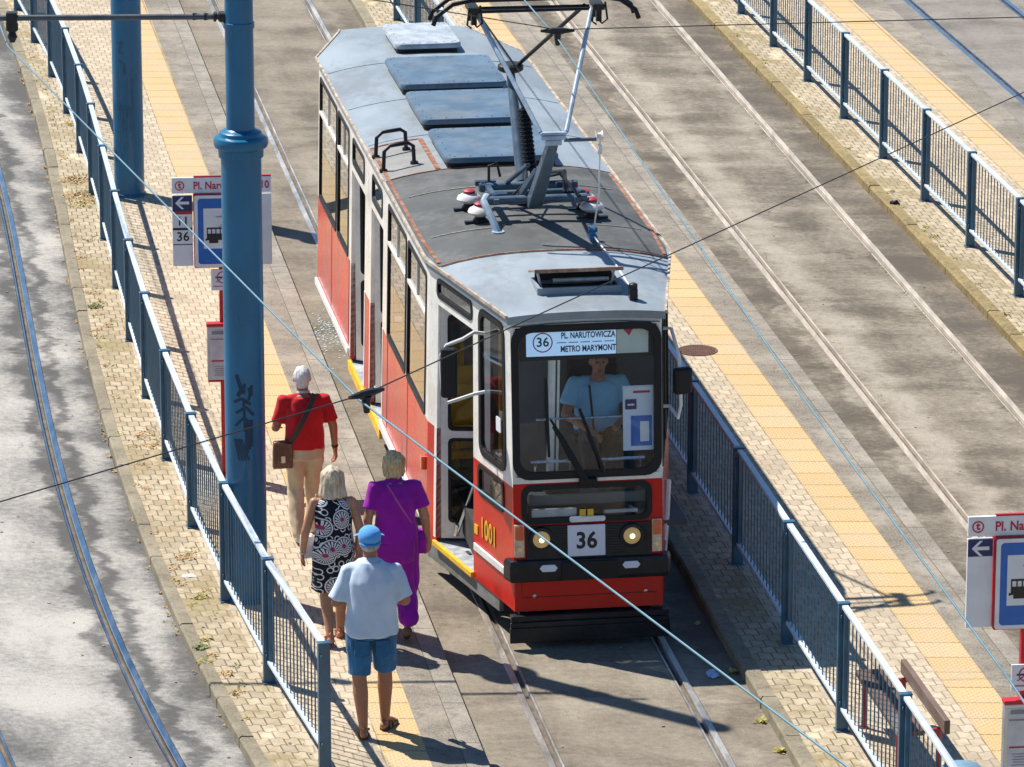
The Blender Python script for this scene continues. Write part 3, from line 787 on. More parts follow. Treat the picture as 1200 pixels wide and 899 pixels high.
# left flank: pairs of windows and two door openings
for a, b in ((2.48, 3.76), (3.88, 5.22), (8.42, 9.38), (9.5, 11.05)): window('left', lm(a), lm(b), 1.46, 2.80, .04, .035, div=2.42)
for a, b in ((5.62, 6.56), (7.06, 8.18)):
    holes['left'].append((lm(a), lm(b), .2, 2.44))
    window('left', lm(a) + .08, lm(b) - .08, 2.54, 2.80, .05, .03)
for a, b in ((2.48, 3.7), (3.82, 5.1), (5.22, 6.5), (6.62, 7.9), (8.02, 9.3), (9.42, 11.0)): window('right', lm(a), lm(b), 1.46, 2.80, .04, .035, div=2.42)
TP = W['ltaper'].L / HT
window('ltaper', .17 * TP, .86 * TP, 1.54, 2.86, .10, .045, m_gfront)
window('ltaper', .24 * TP, .90 * TP, 1.16, 1.43, .06, .03, name='lower_window')
window('ltaper', 1.06 * TP, 2.06 * TP, 2.70, 2.86, .05, .028)
DOOR = (1.04 * TP, 2.04 * TP, .2, 2.62); holes['ltaper'].append(DOOR)
window('rtaper', .10 * TP, 1.0 * TP, 1.54, 2.86, .10, .045, m_gfront); window('rtaper', 1.15 * TP, 2.15 * TP, 1.5, 2.82, .06, .04)
FW = W['front'].L
window('front', .015, FW - .015, 1.525, 2.88, .13, .052, m_gfront, name='windscreen', proud=.014)
window('front', .085, FW - .105, 1.125, 1.455, .07, .035, m_gfront, name='lower_window')
window('rear', .1, FW - .1, 1.6, 2.7, .1, .05); window('lrear', .2, W['lrear'].L - .2, 1.5, 2.8, .06, .04); window('rrear', .2, W['rrear'].L - .2, 1.5, 2.8, .06, .04)
ZS = 1.45
mb = MB()
for k in W:
    z0 = .42 if k in ('left', 'right', 'lrear', 'rrear', 'rear') else .33
    zs = 1.48 if k == 'front' else ZS
    skin(mb, W[k], z0, zs, holes[k])
lower = mb.build('lower_body', m_red, tram)
mb = MB()
for k in W: skin(mb, W[k], 1.48 if k == 'front' else ZS, ZG, holes[k])
upper = mb.build('upper_body', m_cream, tram)
# cream pillar faces beside the doors run down to the step
for wk_, a, b, zb_ in (('left', lm(5.56), lm(5.62), .45), ('left', lm(6.56), lm(6.62), .45), ('left', lm(7.0), lm(7.06), .45), ('left', lm(8.18), lm(8.24), .45), ('ltaper', 2.04 * TP, 2.10 * TP, .40)):
    mb = MB(); wl = W[wk_]; skin(mb, wl, zb_, ZS, [], a, b, .05)
    for v in mb.v: v += wl.n * .003
    mb.build('door_pillar', m_cream, tram)

# roof
def hw(y):
    if y < HT: return lerp(.675, 1.10, max(0, (y - .24) / (HT - .24)))
    if y > RT: return lerp(1.10, .675, min(1, (y - RT) / (LW - .2 - RT)))
    return 1.10
def zr(u, y):
    e = min(1, max(0, (y - .2) / 1.1)) * min(1, max(0, (LW - .15 - y) / 1.1)); e = e * e * (3 - 2 * e)
    k = min(1, abs(u) / (hw(y) + .03))
    return ZG + .03 + .12 * (1 - k ** 2.6) * (.25 + .75 * e)
ys = [.20, .30, .5, .8, 1.1, 1.5, 1.9, 2.3] + [2.3 + .5 * k for k in range(1, 18)] + [11.2, 11.6, 12., 12.3, 12.5, 12.62]
def roof_sheet(mb, y_list, ua, ub, dz, n=12, drop=0.0):
    rows = []
    for y in y_list:
        h = hw(y) + .03; a, b = ua(h), ub(h)
        rows.append([(lerp(a, b, k / n), y, zr(lerp(a, b, k / n), y) + dz) for k in range(n + 1)])
    for r0, r1 in zip(rows, rows[1:]):
        for k in range(n): mb.quad(r0[k], r0[k + 1], r1[k + 1], r1[k])
    if drop:
        lo = [[(x, y, z - drop) for x, y, z in (r[0], r[-1])] for r in rows]
        for i in range(len(rows) - 1):
            mb.quad(rows[i][0], rows[i + 1][0], lo[i + 1][0], lo[i][0]); mb.quad(rows[i][-1], lo[i][1], lo[i + 1][1], rows[i + 1][-1])
        for r in (rows[0], rows[-1]):
            for k in range(n): mb.quad(r[k], (r[k][0], r[k][1], r[k][2] - drop), (r[k + 1][0], r[k + 1][1], r[k + 1][2] - drop), r[k + 1])
mb = MB(); roof_sheet(mb, ys, lambda h: -h, lambda h: h, 0, 12, .07)
roof = mb.build('roof', m_roof, tram, smooth=True)
mb = MB(); roof_sheet(mb, ys, lambda h: -h + .05, lambda h: h - .05, -.10, 4); mb.build('ceiling', m_int, tram)
MF0, MF1 = 2.02, 5.35
myy = [MF0 + (MF1 - MF0) * k / 8 for k in range(9)]
mb = MB(); roof_sheet(mb, myy, lambda h: -h + .015, lambda h: h - .015, .006, 14, .006); mb.build('roof_mat', m_mat, roof)
mb = MB(); roof_sheet(mb, [5.37, 5.8, 6.3, 6.72], lambda h: -h + .015, lambda h: -.60, .006, 6, .006); mb.build('roof_mat', m_mat2, roof)
mb = MB()
def rtube(pts, w_=.03, dz=.011):
    P = [Vector((u, y, zr(u, y) + dz)) for u, y in pts]
    for a, b in zip(P, P[1:]): mb.bar(a, b, w_, .008)
N = 14
rtube([(lerp(-hw(MF0), hw(MF0), k / N), MF0 - .015) for k in range(N + 1)], .022)
rtube([(lerp(-hw(MF1), hw(MF1), k / N), MF1 + .012) for k in range(N + 1)], .014)
rtube([(-hw(y) + .015, y) for y in (2.1, 3, 4, 5, 6, 6.7)], .036); rtube([(-.595, y) for y in (5.4, 5.8, 6.3, 6.72)], .05); rtube([(lerp(-1.1, -.6, k / 4), 6.735) for k in range(5)], .03)
rtube([(hw(y) - .015, y) for y in (2.1, 3, 4, 5.3)], .03)
mb.build('rusty_border', m_rust, roof)
mb = MB()
for sgn in (-1, 1):
    P = [Vector((sgn * (hw(y) + .036), y, ZG + .028)) for y in ys]
    for a, b in zip(P, P[1:]): mb.bar(a, b, .022, .03)
mb.build('gutter', m_edge, roof)
m_seal = pmat('pale sealant', (.36, .34, .29), .8, 0, .3, 20)
for y in (2.95, 4.55):   # seams in the mat
    for a_, b_, w_ in ((-1.0, -.35, .012), (.45, .98, .008)):
        mb = MB(); rtube([(lerp(a_, b_, k / 6), y) for k in range(7)], w_, .010); mb.build('seam', m_seal, roof)
def hatch(u0, u1, y0, y1, mat, name='roof_hatch', h=.10):
    zc = zr(0, (y0 + y1) / 2)
    mb = MB(); o = rrect(u0, u1, y0, y1, .09, 5); i = rrect(u0 + .012, u1 - .012, y0 + .012, y1 - .012, .085, 5); j = rrect(u0 + .09, u1 - .09, y0 + .09, y1 - .09, .05, 5)
    n = len(o)
    vs = [(p[0], p[1], zc + h - .052) for p in o] + [(p[0], p[1], zc + h - .020) for p in o] + [(p[0], p[1], zc + h) for p in i] + [(p[0], p[1], zc + h + .006) for p in j]
    fs = []
    for q in range(3):
        fs += [(q * n + k, q * n + (k + 1) % n, (q + 1) * n + (k + 1) % n, (q + 1) * n + k) for k in range(n)]
    fs.append(tuple(3 * n + k for k in range(n)))
    mb.add(vs, fs)
    for k in range(7):
        for yy in (y0 + .06, y1 - .06): mb.box((lerp(u0 + .1, u1 - .1, k / 6), yy, zc + h + .004), (.014, .014, .008))
    for k in range(5):
        for xx in (u0 + .06, u1 - .06): mb.box((xx, lerp(y0 + .12, y1 - .12, k / 4), zc + h + .004), (.014, .014, .008))
    ho = mb.build(name, mat, tram, smooth=True)
    mb = MB(); mb.prism(rrect(u0 + .03, u1 - .03, y0 + .03, y1 - .03, .08, 4), lambda p: (p[0], p[1], zc - .06), lambda p: (p[0], p[1], zc + h - .045)); mb.build('seal_or_shade', m_rub, ho)  # black band stands in for shadow and gap under the hatch lid
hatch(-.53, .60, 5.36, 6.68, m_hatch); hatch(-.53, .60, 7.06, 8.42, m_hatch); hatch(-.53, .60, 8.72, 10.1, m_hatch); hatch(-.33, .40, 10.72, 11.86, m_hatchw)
for yb in (5.75, 6.35):
    mb = MB(); pts = [(-1.09, yb, zr(-1.09, yb)), (-1.08, yb, 3.20), (-1.02, yb + .02, 3.25), (-.84, yb + .03, 3.27), (-.79, yb + .03, 3.24), (-.78, yb + .03, zr(-.78, yb))]
    mb.tube(pts, .02, 8); mb.lathe([(.04, 0), (.04, .03)], (-1.09, yb, zr(-1.09, yb)), n=10); mb.lathe([(.04, 0), (.04, .03)], (-.78, yb + .03, zr(-.78, yb)), n=10)
    mb.build('grab_hoop', m_blk, tram, smooth=True)
# open front ventilator
yv = .86
vz = zr(0, yv)
mb = MB(); mb.ring(rrect(-.36, .40, yv - .18, yv + .22, .01, 1), rrect(-.33, .37, yv - .15, yv + .19, .01, 1), lambda p: (p[0], p[1], zr(0, yv) - .03), lambda p: (p[0], p[1], vz + .035))
vent = mb.build('roof_vent', m_roof, tram)
mb = MB(); mb.quad((-.33, yv - .15, vz + .005), (.37, yv - .15, vz + .005), (.37, yv + .19, vz + .005), (-.33, yv + .19, vz + .005)); mb.quad((-.33, yv + .185, vz + .005), (.37, yv + .185, vz + .005), (.37, yv + .185, vz + .08), (-.33, yv + .185, vz + .08)); mb.build('opening', m_dark, vent)
mb = MB(); mb.box((.02, yv + .06, vz + .135), (.80, .38, .020), (1, 0, 0), (0, 1, -.27)); mb.box((.02, yv - .125, vz + .178), (.80, .02, .035)); mb.build('flap', pmat('vent flap', (.30, .16, .10), .7, 0, .35, 9, dirt=(.42, .37, .33), dirt_amt=.8), vent, bevel=.004)
mb = MB(); mb.tube([(-.2, yv - .05, vz + .07), (.3, yv - .05, vz + .07)], .02, 8); mb.tube([(-.3, yv, vz), (-.33, yv + .02, vz + .13)], .012, 6); mb.tube([(.33, yv, vz), (.36, yv + .02, vz + .13)], .012, 6); mb.build('linkage', m_step, vent)
mb = MB(); mb.box((.47, .52, zr(.47, .52) + .05), (.07, .08, .10)); mb.lathe([(.04, 0), (.04, .05), (.02, .06)], (.47, .52, zr(.47, .52) + .09), n=10); mb.build('roof_aerial', m_blk, tram)
mb = MB(); mb.box((.42, 2.36, 3.10), (.07, .12, .10)); mb.box((.42, 2.36, 3.17), (.05, .03, .12)); mb.lathe([(.03, -.04), (.03, .04)], (.42, 2.36, 3.2), (1, 0, 0), 10); mb.build('rope_catcher', pmat('catcher blue', (.04, .17, .34), .45, 0, .2, 8), tram, bevel=.004)

# ------------------------------------------------------------------ pantograph
pg = empty('pantograph'); pg.parent = tram
ZP1 = 3.30
mb = MB()
for y in (3.18, 3.72): mb.tube([(-.44, y, ZP1), (.50, y, ZP1)], .042, 12)
mb.tube([(-.42, 3.45, ZP1), (.45, 3.45, ZP1)], .03, 10)
for x in (-.36, .40): mb.bar((x, 3.1, ZP1), (x, 3.82, ZP1), .05, .05)
mb.build('base_frame', m_pan, pg, smooth=True)
for x, y, m in ((-.50, 3.22, 0), (-.53, 3.74, 0), (.56, 3.25, 0), (.535, 3.58, 0), (0.0, 3.82, 1)):
    zb = zr(x, y)
    mb = MB(); mb.lathe([(.07, 0), (.07, .03), (.05, .05), (.05, .07)], (x, y, zb), n=16); mb.box((x - .0, y - .02, zb + .012), (.30, .05, .02)); foot = mb.build('insulator_foot', m_blk, pg)
    mb = MB(); mb.lathe([(.05, .06), (.10, .085), (.118, .105), (.105, .135), (.07, .155), (.05, .165)], (x, y, zb), n=22); mb.build('insulator', m_insb if m else m_ins, pg, smooth=True)
    if not m:
        mb = MB(); mb.lathe([(.058, .16), (.06, .185), (.035, .2)], (x, y, zb), n=18); mb.build('insulator_cap', m_insr, pg, smooth=True)
        mb = MB(); s = 1 if x > 0 else -1; mb.box((x - s * .16, y + .03, ZP1 + .03), (.20, .07, .045)); mb.box((x - s * .13, y, ZP1), (.05, .06, .1)); mb.build('bracket', pmat('bracket navy', (.022, .04, .085), .4, 0, .2, 8), pg, bevel=.006)
A, B = (0.0, 3.1, ZP1), (0.0, 2.05, 4.12)
C, D = (0.0, 3.86, ZP1), (0.0, 4.62, 4.20)
mb = MB()
a, b = Vector(A), Vector(B); d = (b - a).normalized(); r = Vector((1, 0, 0)); u_ = r.cross(d)
vs = []
for p, ww, hh in ((a - d * .05, .070, .06), (b, .046, .045)):
    vs += [p + r * ww * sx_ + u_ * hh * sy_ for sx_, sy_ in ((-1, -1), (1, -1), (1, 1), (-1, 1))]
mb.add(vs, [(3, 2, 1, 0), (4, 5, 6, 7), (0, 1, 5, 4), (1, 2, 6, 5), (2, 3, 7, 6), (3, 0, 4, 7)])
mb.build('lower_arm', m_pan, pg, bevel=.012)
mb = MB(); mb.tube([C, D], [.062, .042], 12); mb.build('lower_arm', m_pan, pg, smooth=True)
mb = MB(); mb.box(Vector(B) + Vector((0, 0, .03)), (.22, .07, .045)); mb.box(Vector(B) + Vector((0, 0, -.015)), (.15, .08, .05)); mb.box(Vector(B) + Vector((0, -.01, .07)), (.25, .05, .025)); mb.build('knuckle', m_ppale, pg, bevel=.01)
mb = MB(); mb.lathe([(.10, -.03), (.125, -.01), (.125, .03), (.10, .05)], (0, 4.62, 4.24), n=18); mb.build('knuckle', m_blk, pg, smooth=True)
mb = MB(); mb.tube([Vector(B) + Vector((.10, 0, .0)), Vector(B) + Vector((.40, 0, 0))], .018, 8); mb.build('rope_arm', m_pan, pg)
mb = MB(); mb.lathe([(.05, -.03), (.03, -.015), (.03, .015), (.05, .03)], Vector(B) + Vector((.42, 0, .03)), (1, 0, 0), 14); mb.build('pulley', m_ins, pg, smooth=True)
mb = MB(); mb.tube([Vector(B) + Vector((.43, 0, .0)), (.43, 2.1, 3.6), (.425, 2.34, 3.2), (.42, 2.36, 3.14), (.48, 1.6, zr(.48, 1.6) + .01), (.5, .6, zr(.5, .6) + .02)], .008, 6); mb.tube([Vector(B) + Vector((.43, 0, -.14)), Vector(B) + Vector((.43, 0, -.05))], .02, 8); mb.build('rope', m_wht, pg)
HP, HY = 5.14, 3.02
mb = MB()
mb.tube([Vector(B) + Vector((-.12, 0, .08)), (-.57, HY - .06, HP)], .022, 8); mb.tube([Vector(B) + Vector((.12, 0, .08)), (.50, HY - .06, HP)], .022, 8)
mb.build('upper_arm', m_ppale, pg, smooth=True)
mb = MB()
mb.tube([(-.06, 4.62, 4.26), (-.57, HY + .10, HP)], .020, 8); mb.tube([(.06, 4.62, 4.26), (.46, HY + .10, HP)], .020, 8); mb.tube([(-.57, HY + .1, HP), (.5, HY + .06, HP)], .016, 8)
mb.tube([(-.57, HY - .06, HP), (.50, HY - .06, HP)], .016, 8); mb.tube([(-.55, HY - .06, HP - .02), (.06, 4.5, 4.24)], .01, 6)
mb.build('upper_arm', m_blk, pg, smooth=True)
for x in (-.60, .56):
    mb = MB()
    mb.box((x, HY, HP + .03), (.09, .34, .05)); mb.box((x, HY - .10, HP - .03), (.05, .05, .16)); mb.box((x, HY + .10, HP - .03), (.05, .05, .16))
    mb.tube([(x + .05, HY - .16, HP + .08), (x + .07, HY - .17, HP - .08), (x + .02, HY - .17, HP - .12), (x - .03, HY - .17, HP - .06)], .010, 6)
    mb.tube([(x - .05, HY - .16, HP + .06), (x - .07, HY - .16, HP - .1), (x - .03, HY - .16, HP - .13)], .010, 6)
    mb.build('head_spring', m_blk, pg)
mb = MB()
for y in (HY - .13, HY + .13):
    pts = [(-.98, y, HP - .10), (-.95, y, HP - .02), (-.80, y, HP + .09), (-.62, y, HP + .125), (.58, y, HP + .125), (.76, y, HP + .09), (.90, y, HP - .01), (.93, y, HP - .09)]
    mb.tube(pts, .022, 8)
    mb.box((-.02, y, HP + .125), (1.2, .06, .035))
mb.build('collector_head', m_rub, pg)
mb = MB(); n = 150
mb.tube([(lerp(.07, .03, k / n) + .052 * math.cos(2 * PI * k / 10), lerp(3.82, 4.02, k / n) + .052 * math.sin(2 * PI * k / 10), 3.42 + .56 * k / n) for k in range(n + 1)], .015, 6); mb.tube([(.07, 3.82, 3.42), (.03, 4.02, 3.98)], .034, 8); mb.tube([(.07, 3.82, 3.42), (.08, 3.75, 3.3)], .012, 6); mb.tube([(.03, 4.02, 3.98), (0, 4.5, 4.12)], .014, 6)
mb.build('spring', m_rub, pg)
mb = MB()
mb.tube([(-.45, 3.15, ZP1 + .05), (-.50, 3.0, ZP1 + .04), (-.44, 2.82, 3.2), (-.40, 2.76, 3.08)], .035, 8); mb.lathe([(.06, 0), (.06, .02)], (-.4, 2.76, zr(-.4, 2.76)), n=12)
mb.build('supply_lead', m_ppale, pg, smooth=True)
mb = MB()
mb.tube([(-.34, 3.75, ZP1 + .05), (-.34, 3.75, ZP1 + .2), (-.27, 3.72, ZP1 + .24), (-.24, 3.7, ZP1 + .1)], .014, 6)
mb.tube([(-.2, 3.2, ZP1 + .04), (-.05, 3.4, ZP1 + .1), (.04, 3.9, ZP1 + .2)], .012, 6); mb.tube([(.3, 3.2, ZP1 + .05), (.34, 3.5, ZP1 + .18), (.28, 3.8, ZP1 + .1)], .022, 6)
mb.tube([(.42, 3.1, ZP1 + .03), (.3, 3.5, ZP1 + .16), (.22, 3.85, ZP1 + .05)], .018, 6)
mb.build('cable', m_blk, pg)
mb = MB(); mb.bar((-.12, 3.3, ZP1), (.0, 3.0, 3.62), .05, .05); mb.bar((-.18, 3.75, ZP1 + .02), (-.06, 3.15, ZP1 + .34), .045, .03); mb.build('strut', m_pan, pg, bevel=.006)

# ------------------------------------------------------------------ front furniture
fw = W['front']; cx_ = FW / 2
fm = lambda u: u + cx_                                                                    # u measured from the centre line
def fplate(u0, u1, z0, z1, off, d, name, mat, parent=tram, bev=.0, r=.0):
    mb = MB(); lo = rrect(fm(u0), fm(u1), z0, z1, max(r, .003), 4 if r else 1)
    mb.prism(lo, lambda p: fw.P(p[0], p[1], off), lambda p: fw.P(p[0], p[1], off + d)); return mb.build(name, mat, parent, bevel=bev)
def ftext(s, size, u, z, off, mat, parent, bold=0, sx=1., name='lettering', align='CENTER'):
    o = fw.P(fm(u), z, off); X = fw.P(fm(u) + .1, z, off) - o; Z = fw.P(fm(u), z + .1, off) - o
    return text(s, size, o, X, Z, mat, parent, bold, .003, align, name, sx)
gr = fplate(-.555, .555, .80, 1.10, .003, .022, 'grille', m_blk, bev=.006)
for u0, u1 in ((-.30, -.20), (.18, .32), (-.53, -.505), (.5, .53)):
    mb = MB()
    for k in range(11): mb.box((fw.P(fm((u0 + u1) / 2), .83 + .024 * k, .028)), (u1 - u0, .008, .011))
    mb.build('louvre', m_dark, gr)
for sgn in (-1, 1):
    u = .405 * sgn - .02; c = fw.P(fm(u), .985, .02)
    mb = MB(); mb.lathe([(.074, 0), (.112, 0), (.108, .028), (.084, .032), (.076, .02)], c, fw.n, 28); hd = mb.build('headlight', m_blk, tram, smooth=True)
    mb = MB(); mb.lathe([(.078, .010), (.076, .026), (.052, .036), (.02, .041), (.001, .042)], c, fw.n, 28); mb.build('lens', m_lamp, hd, smooth=True)
    mb = MB(); mb.lathe([(.024, .042), (.020, .047), (.006, .050)], c, fw.n, 14); mb.build('bulb', m_bulb, hd, smooth=True)
    u = .615 * sgn - .005
    il = fplate(u - .043, u + .043, .83, 1.12, .003, .03, 'indicator', m_clear, bev=.006)
    fplate(u - .034, u + .034, .985, 1.11, .033, .012, 'orange_lens', m_orange, il, .004); mb = MB(); mb.lathe([(.022, 0), (.018, .012), (.004, .016)], fw.P(fm(u), .90, .033), fw.n, 12); mb.build('amber_lamp', m_lamp, il, smooth=True)
rp = fplate(-.19, .145, .82, 1.10, .028, .012, 'route_plate', m_plate, bev=.003)
ftext('36', .205, -.022, .955, .041, M_ink, rp, .006, .92)
fplate(-.17, .15, 1.125, 1.175, .016, .02, 'plate_clip', m_wht, bev=.005, r=.02)
for u in (-.05, .02): fplate(u - .028, u + .026, 1.165, 1.235, .012, .006, 'yellow_tab', m_yel)
# bumper wraps the corners
mb = MB(); prof = [(0, .60), (0, .80), (.055, .80), (.07, .76), (.07, .64), (.055, .60)]
poly = [Vector((-.86, .75, 0)), Vector((-.70, .0, 0)), Vector((.70, .0, 0)), Vector((.86, .75, 0))]
nrm = [W['ltaper'].n, (W['ltaper'].n + fw.n).normalized(), (W['rtaper'].n + fw.n).normalized(), W['rtaper'].n]
poly = [W['ltaper'].P(.10, .7, .0), W['ltaper'].P(0, .7, 0), W['rtaper'].P(0, .7, 0), W['rtaper'].P(.10, .7, 0)]
L_ = [[(p.x + n.x * o, p.y + n.y * o, z) for o, z in prof] for p, n in zip(poly, nrm)]
for r0, r1 in zip(L_, L_[1:]):
    for k in range(len(prof)):
        j = (k + 1) % len(prof); mb.quad(r0[k], r0[j], r1[j], r1[k])
mb.quad(*L_[0]); mb.quad(*L_[-1]); bump_ = mb.build('bumper', m_blk, tram, bevel=.01)
mb = MB(); mb.box(fw.P(fm(0), .70, .075), (.50, .012, .17)); mb.build('centre_pad', m_rub, bump_, bevel=.003)
for u in (-.37, .37):
    mb = MB(); lo = [(u - .08, .735), (u - .055, .765), (u + .055, .765), (u + .08, .735), (u + .055, .705), (u - .055, .705)]
    mb.prism(lo, lambda p: fw.P(fm(p[0]), p[1], .068), lambda p: fw.P(fm(p[0]), p[1], .082)); mb.build('reflector', m_plate, bump_)
for m_ in (1.4, 2.9, 6.05, 7.6):
    wl = W['left']; mb = MB(); a_, b_ = wl.P(m_, .54, .001), wl.P(m_, 1.44, .001); mb.bar(a_, b_, .006, .004, up=wl.n); mb.build('panel_seam', m_dark, lower)
for y_ in (6.9, 8.56, 10.35):
    mb = MB(); P_ = [Vector((lerp(-1.1, 1.1, q / 12), y_, zr(lerp(-1.1, 1.1, q / 12), y_) + .002)) for q in range(13)]
    for a_, b_ in zip(P_, P_[1:]): mb.bar(a_, b_, .02, .006)
    mb.build('roof_seam', m_roof, roof)
# apron seams, bolts, cow catcher
mb = MB(); mb.box(fw.P(fm(0), .455, .002), (1.2, .004, .006)); mb.box(fw.P(fm(-.60), .52, .002), (.006, .004, .14)); mb.build('apron_seam', m_dark, lower)
for u in (-.49, .51):
    mb = MB(); mb.lathe([(.016, 0), (.016, .012), (.006, .016)], fw.P(fm(u), .47, .0), fw.n, 10); mb.build('apron_bolt', m_chr, lower)
mb = MB()
pts = [Vector((-.70, .02, 0)), Vector((-.70, -.06, 0)), Vector((.70, -.06, 0)), Vector((.70, .02, 0))]
mb.box((0, -.03, .285), (1.42, .09, .05)); mb.box((0, -.055, .225), (1.43, .035, .05)); mb.box((0, -.06, .13), (1.44, .04, .14)); mb.box((0, .1, .2), (1.2, .3, .12))
mb.build('snow_plough', m_blk, tram, bevel=.006)
# rub strips and skirts
def wstrip(wk, m0, m1, z0, z1, off, mat, name='rub_strip', parent=tram):
    wl = W[wk]; mb = MB(); n = max(1, int((m1 - m0) / .8))
    for k in range(n):
        a, b = lerp(m0, m1, k / n), lerp(m0, m1, (k + 1) / n)
        P = lambda m, z, o: wl.P(m, z, o)
        q = [P(a, z0, 0), P(b, z0, 0), P(b, z1, 0), P(a, z1, 0), P(a, z0, off), P(b, z0, off), P(b, z1, off), P(a, z1, off)]
        mb.add(q, [(3, 2, 1, 0), (4, 5, 6, 7), (0, 1, 5, 4), (1, 2, 6, 5), (2, 3, 7, 6), (3, 0, 4, 7)])
    return mb.build(name, mat, parent, bevel=.008)
wstrip('left', .28, lm(5.6), .43, .515, .03, m_wht); wstrip('left', lm(8.24), lm(11.2), .45, .525, .03, m_wht)
wstrip('right', 0.05, 8.8, .44, .52, .03, m_wht); wstrip('ltaper', .22, 1.0 * TP, .60, .67, .02, m_wht); wstrip('rtaper', .2, 2.1, .60, .67, .02, m_wht)
# grey skirt below the first door, dark underframe, bogies
mb = MB(); wl = W['ltaper']
a, b = .42 * TP, 2.28 * TP
q = [wl.P(a, .35, -.012), wl.P(b, .35, -.012), wl.P(a, .35, -.05), wl.P(b, .35, -.05)]
lowz = (.20, .14)
vs = [Vector((q[0].x, q[0].y, .20)), Vector((q[1].x, q[1].y, .15)), Vector((q[1].x, q[1].y, .34)), Vector((q[0].x, q[0].y, .34)), Vector((q[2].x, q[2].y, .20)), Vector((q[3].x, q[3].y, .15)), Vector((q[3].x, q[3].y, .34)), Vector((q[2].x, q[2].y, .34))]
mb.add(vs, [(0, 1, 2, 3), (7, 6, 5, 4), (0, 4, 5, 1), (1, 5, 6, 2), (2, 6, 7, 3), (3, 7, 4, 0)]); mb.build('skirt', pmat('skirt grey', (.20, .20, .19), .6, 0, .2, 6, dirt=(.1, .09, .08), dirt_amt=.6), tram)
mb = MB(); mb.box((0, 6.4, .60), (1.7, 10.6, .30)); mb.box((0, 1.2, .45), (1.2, 1.6, .2)); mb.build('underframe', m_dark, tram)
for yb in (3.4, 9.4):
    mb = MB(); 
    for x in (-.92, .92): mb.box((x, yb, .36), (.12, 2.3, .14)); mb.box((x, yb, .32), (.1, .5, .2))
    mb.box((0, yb, .4), (1.7, .4, .2)); bg_ = mb.build('bogie', m_dark, tram, bevel=.02)
    for yy in (yb - .95, yb + .95):
        for x in (-.74, .74):
            mb = MB(); s = 1 if x > 0 else -1
            mb.lathe([(.10, .08), (.26, .05), (.30, .06), (.327, .06), (.327, -.05), (.35, -.055), (.35, -.08), (.28, -.07), (.1, -.05)], (x, yy, .335), (s, 0, 0), 28); mb.build('wheel', pmat('wheel', (.10, .085, .07), .6, .6, .2, 5) if 'wheel' not in MATS else MATS['wheel'], bg_, smooth=True)
# steps, door edges, floor
mb = MB()
wl = W['ltaper']; P = lambda m, o, z: Vector((wl.P(m, .35, o).x, wl.P(m, .35, o).y, z))
vs = [P(1.04 * TP, -.0, .33), P(2.04 * TP, -.0, .33), P(2.04 * TP, -.40, .33), P(1.04 * TP, -.40, .33)]
mb.add([v for v in vs] + [v + Vector((0, 0, .035)) for v in vs], [(3, 2, 1, 0), (4, 5, 6, 7), (0, 1, 5, 4), (1, 2, 6, 5), (2, 3, 7, 6), (3, 0, 4, 7)])
mb.build('step', m_step, tram)
mb = MB(); a, b = P(1.06 * TP, -.05, .371), P(2.02 * TP, -.05, .371)
mb.bar(P(1.04 * TP, .012, .352), P(2.06 * TP, .012, .352), .035, .05); mb.build('step_edge', m_yel, tram, bevel=.004)
for a_, b_ in ((5.62, 6.56), (7.06, 8.18)):
    mb = MB(); mb.box((-.97, (a_ + b_) / 2, .36), (.34, b_ - a_, .05)); st = mb.build('step', m_step, tram)
    mb = MB(); mb.bar((-1.155, a_ - .02, .355), (-1.155, b_ + .02, .355), .03, .10); mb.build('yellow_edge', m_yel, st)
mb = MB()
for k in range(2):
    mb.box((P(1.35 * TP + .25 * k, -.16, .372)), (.10, .03, .006), wl.n.cross(Vector((0, 0, 1))), wl.n)
mb.build('tread_mark', m_dark, tram)
mb = MB()
mb.box((.27, 6.5, .82), (1.54, 11.3, .05)); mb.box((-.79, 3.95, .82), (.58, 3.2, .05)); mb.box((-.79, 9.8, .82), (.58, 3.1, .05)); mb.box((-.79, 6.83, .82), (.58, .40, .05))
mb.build('floor', m_flo, tram)
mb = MB(); mb.box((-.505, 6.9, .60), (.03, 2.7, .42)); mb.box((-.56, 1.6, .60), (.03, 1.3, .42)); mb.build('step_riser', m_flo, tram)
# door leaves: cream frames with dark panes, folded in the openings
def leaf(p, q, z0, z1, name='door_leaf', splits=(.38, .60), rod=False):
    p, q = Vector(p), Vector(q); d = (q - p); L = d.length; d.normalize(); n = d.cross(Vector((0, 0, 1)))
    m = lambda t, z, o: p + d * t + n * o + Vector((0, 0, z))
    fr = .075; zm0, zm1 = z0 + (z1 - z0) * .43, z0 + (z1 - z0) * .47
    hl = [(fr, L - fr, z0 + .16, zm0), (fr, L - fr, zm1, z1 - .09)]
    mb = MB()
    class Q: pass
    wq = Q(); wq.L = L; wq.P = lambda a, z, o=0: m(a, z, o)
    skin(mb, wq, z0, z1, hl, 0, L, .035); lf = mb.build(name, m_cream, tram)
    for h in hl:
        mb = MB(); mb.ring(rrect(h[0] - .01, h[1] + .01, h[2] - .01, h[3] + .01, .05), rrect(h[0] + .02, h[1] - .02, h[2] + .02, h[3] - .02, .04), lambda c: m(c[0], c[1], -.04), lambda c: m(c[0], c[1], .006)); mb.build('seal_or_shade', m_rub, lf)
        mb = MB(); mb.quad(*[m(c[0], c[1], -.015) for c in rrect(h[0] + .01, h[1] - .01, h[2] + .01, h[3] - .01, .04)]); mb.build('pane', m_dglass, lf)
    if rod:
        mb = MB(); mb.tube([m(.16, z0 + .10, .08), m(L - .04, z0 + .10 + .75, .16)], .017, 8); mb.tube([m(.14, z0 + .05, .06), m(.16, z0 + .16, .08)], .03, 8); mb.build('grab_rod', m_chr, lf)
    return lf
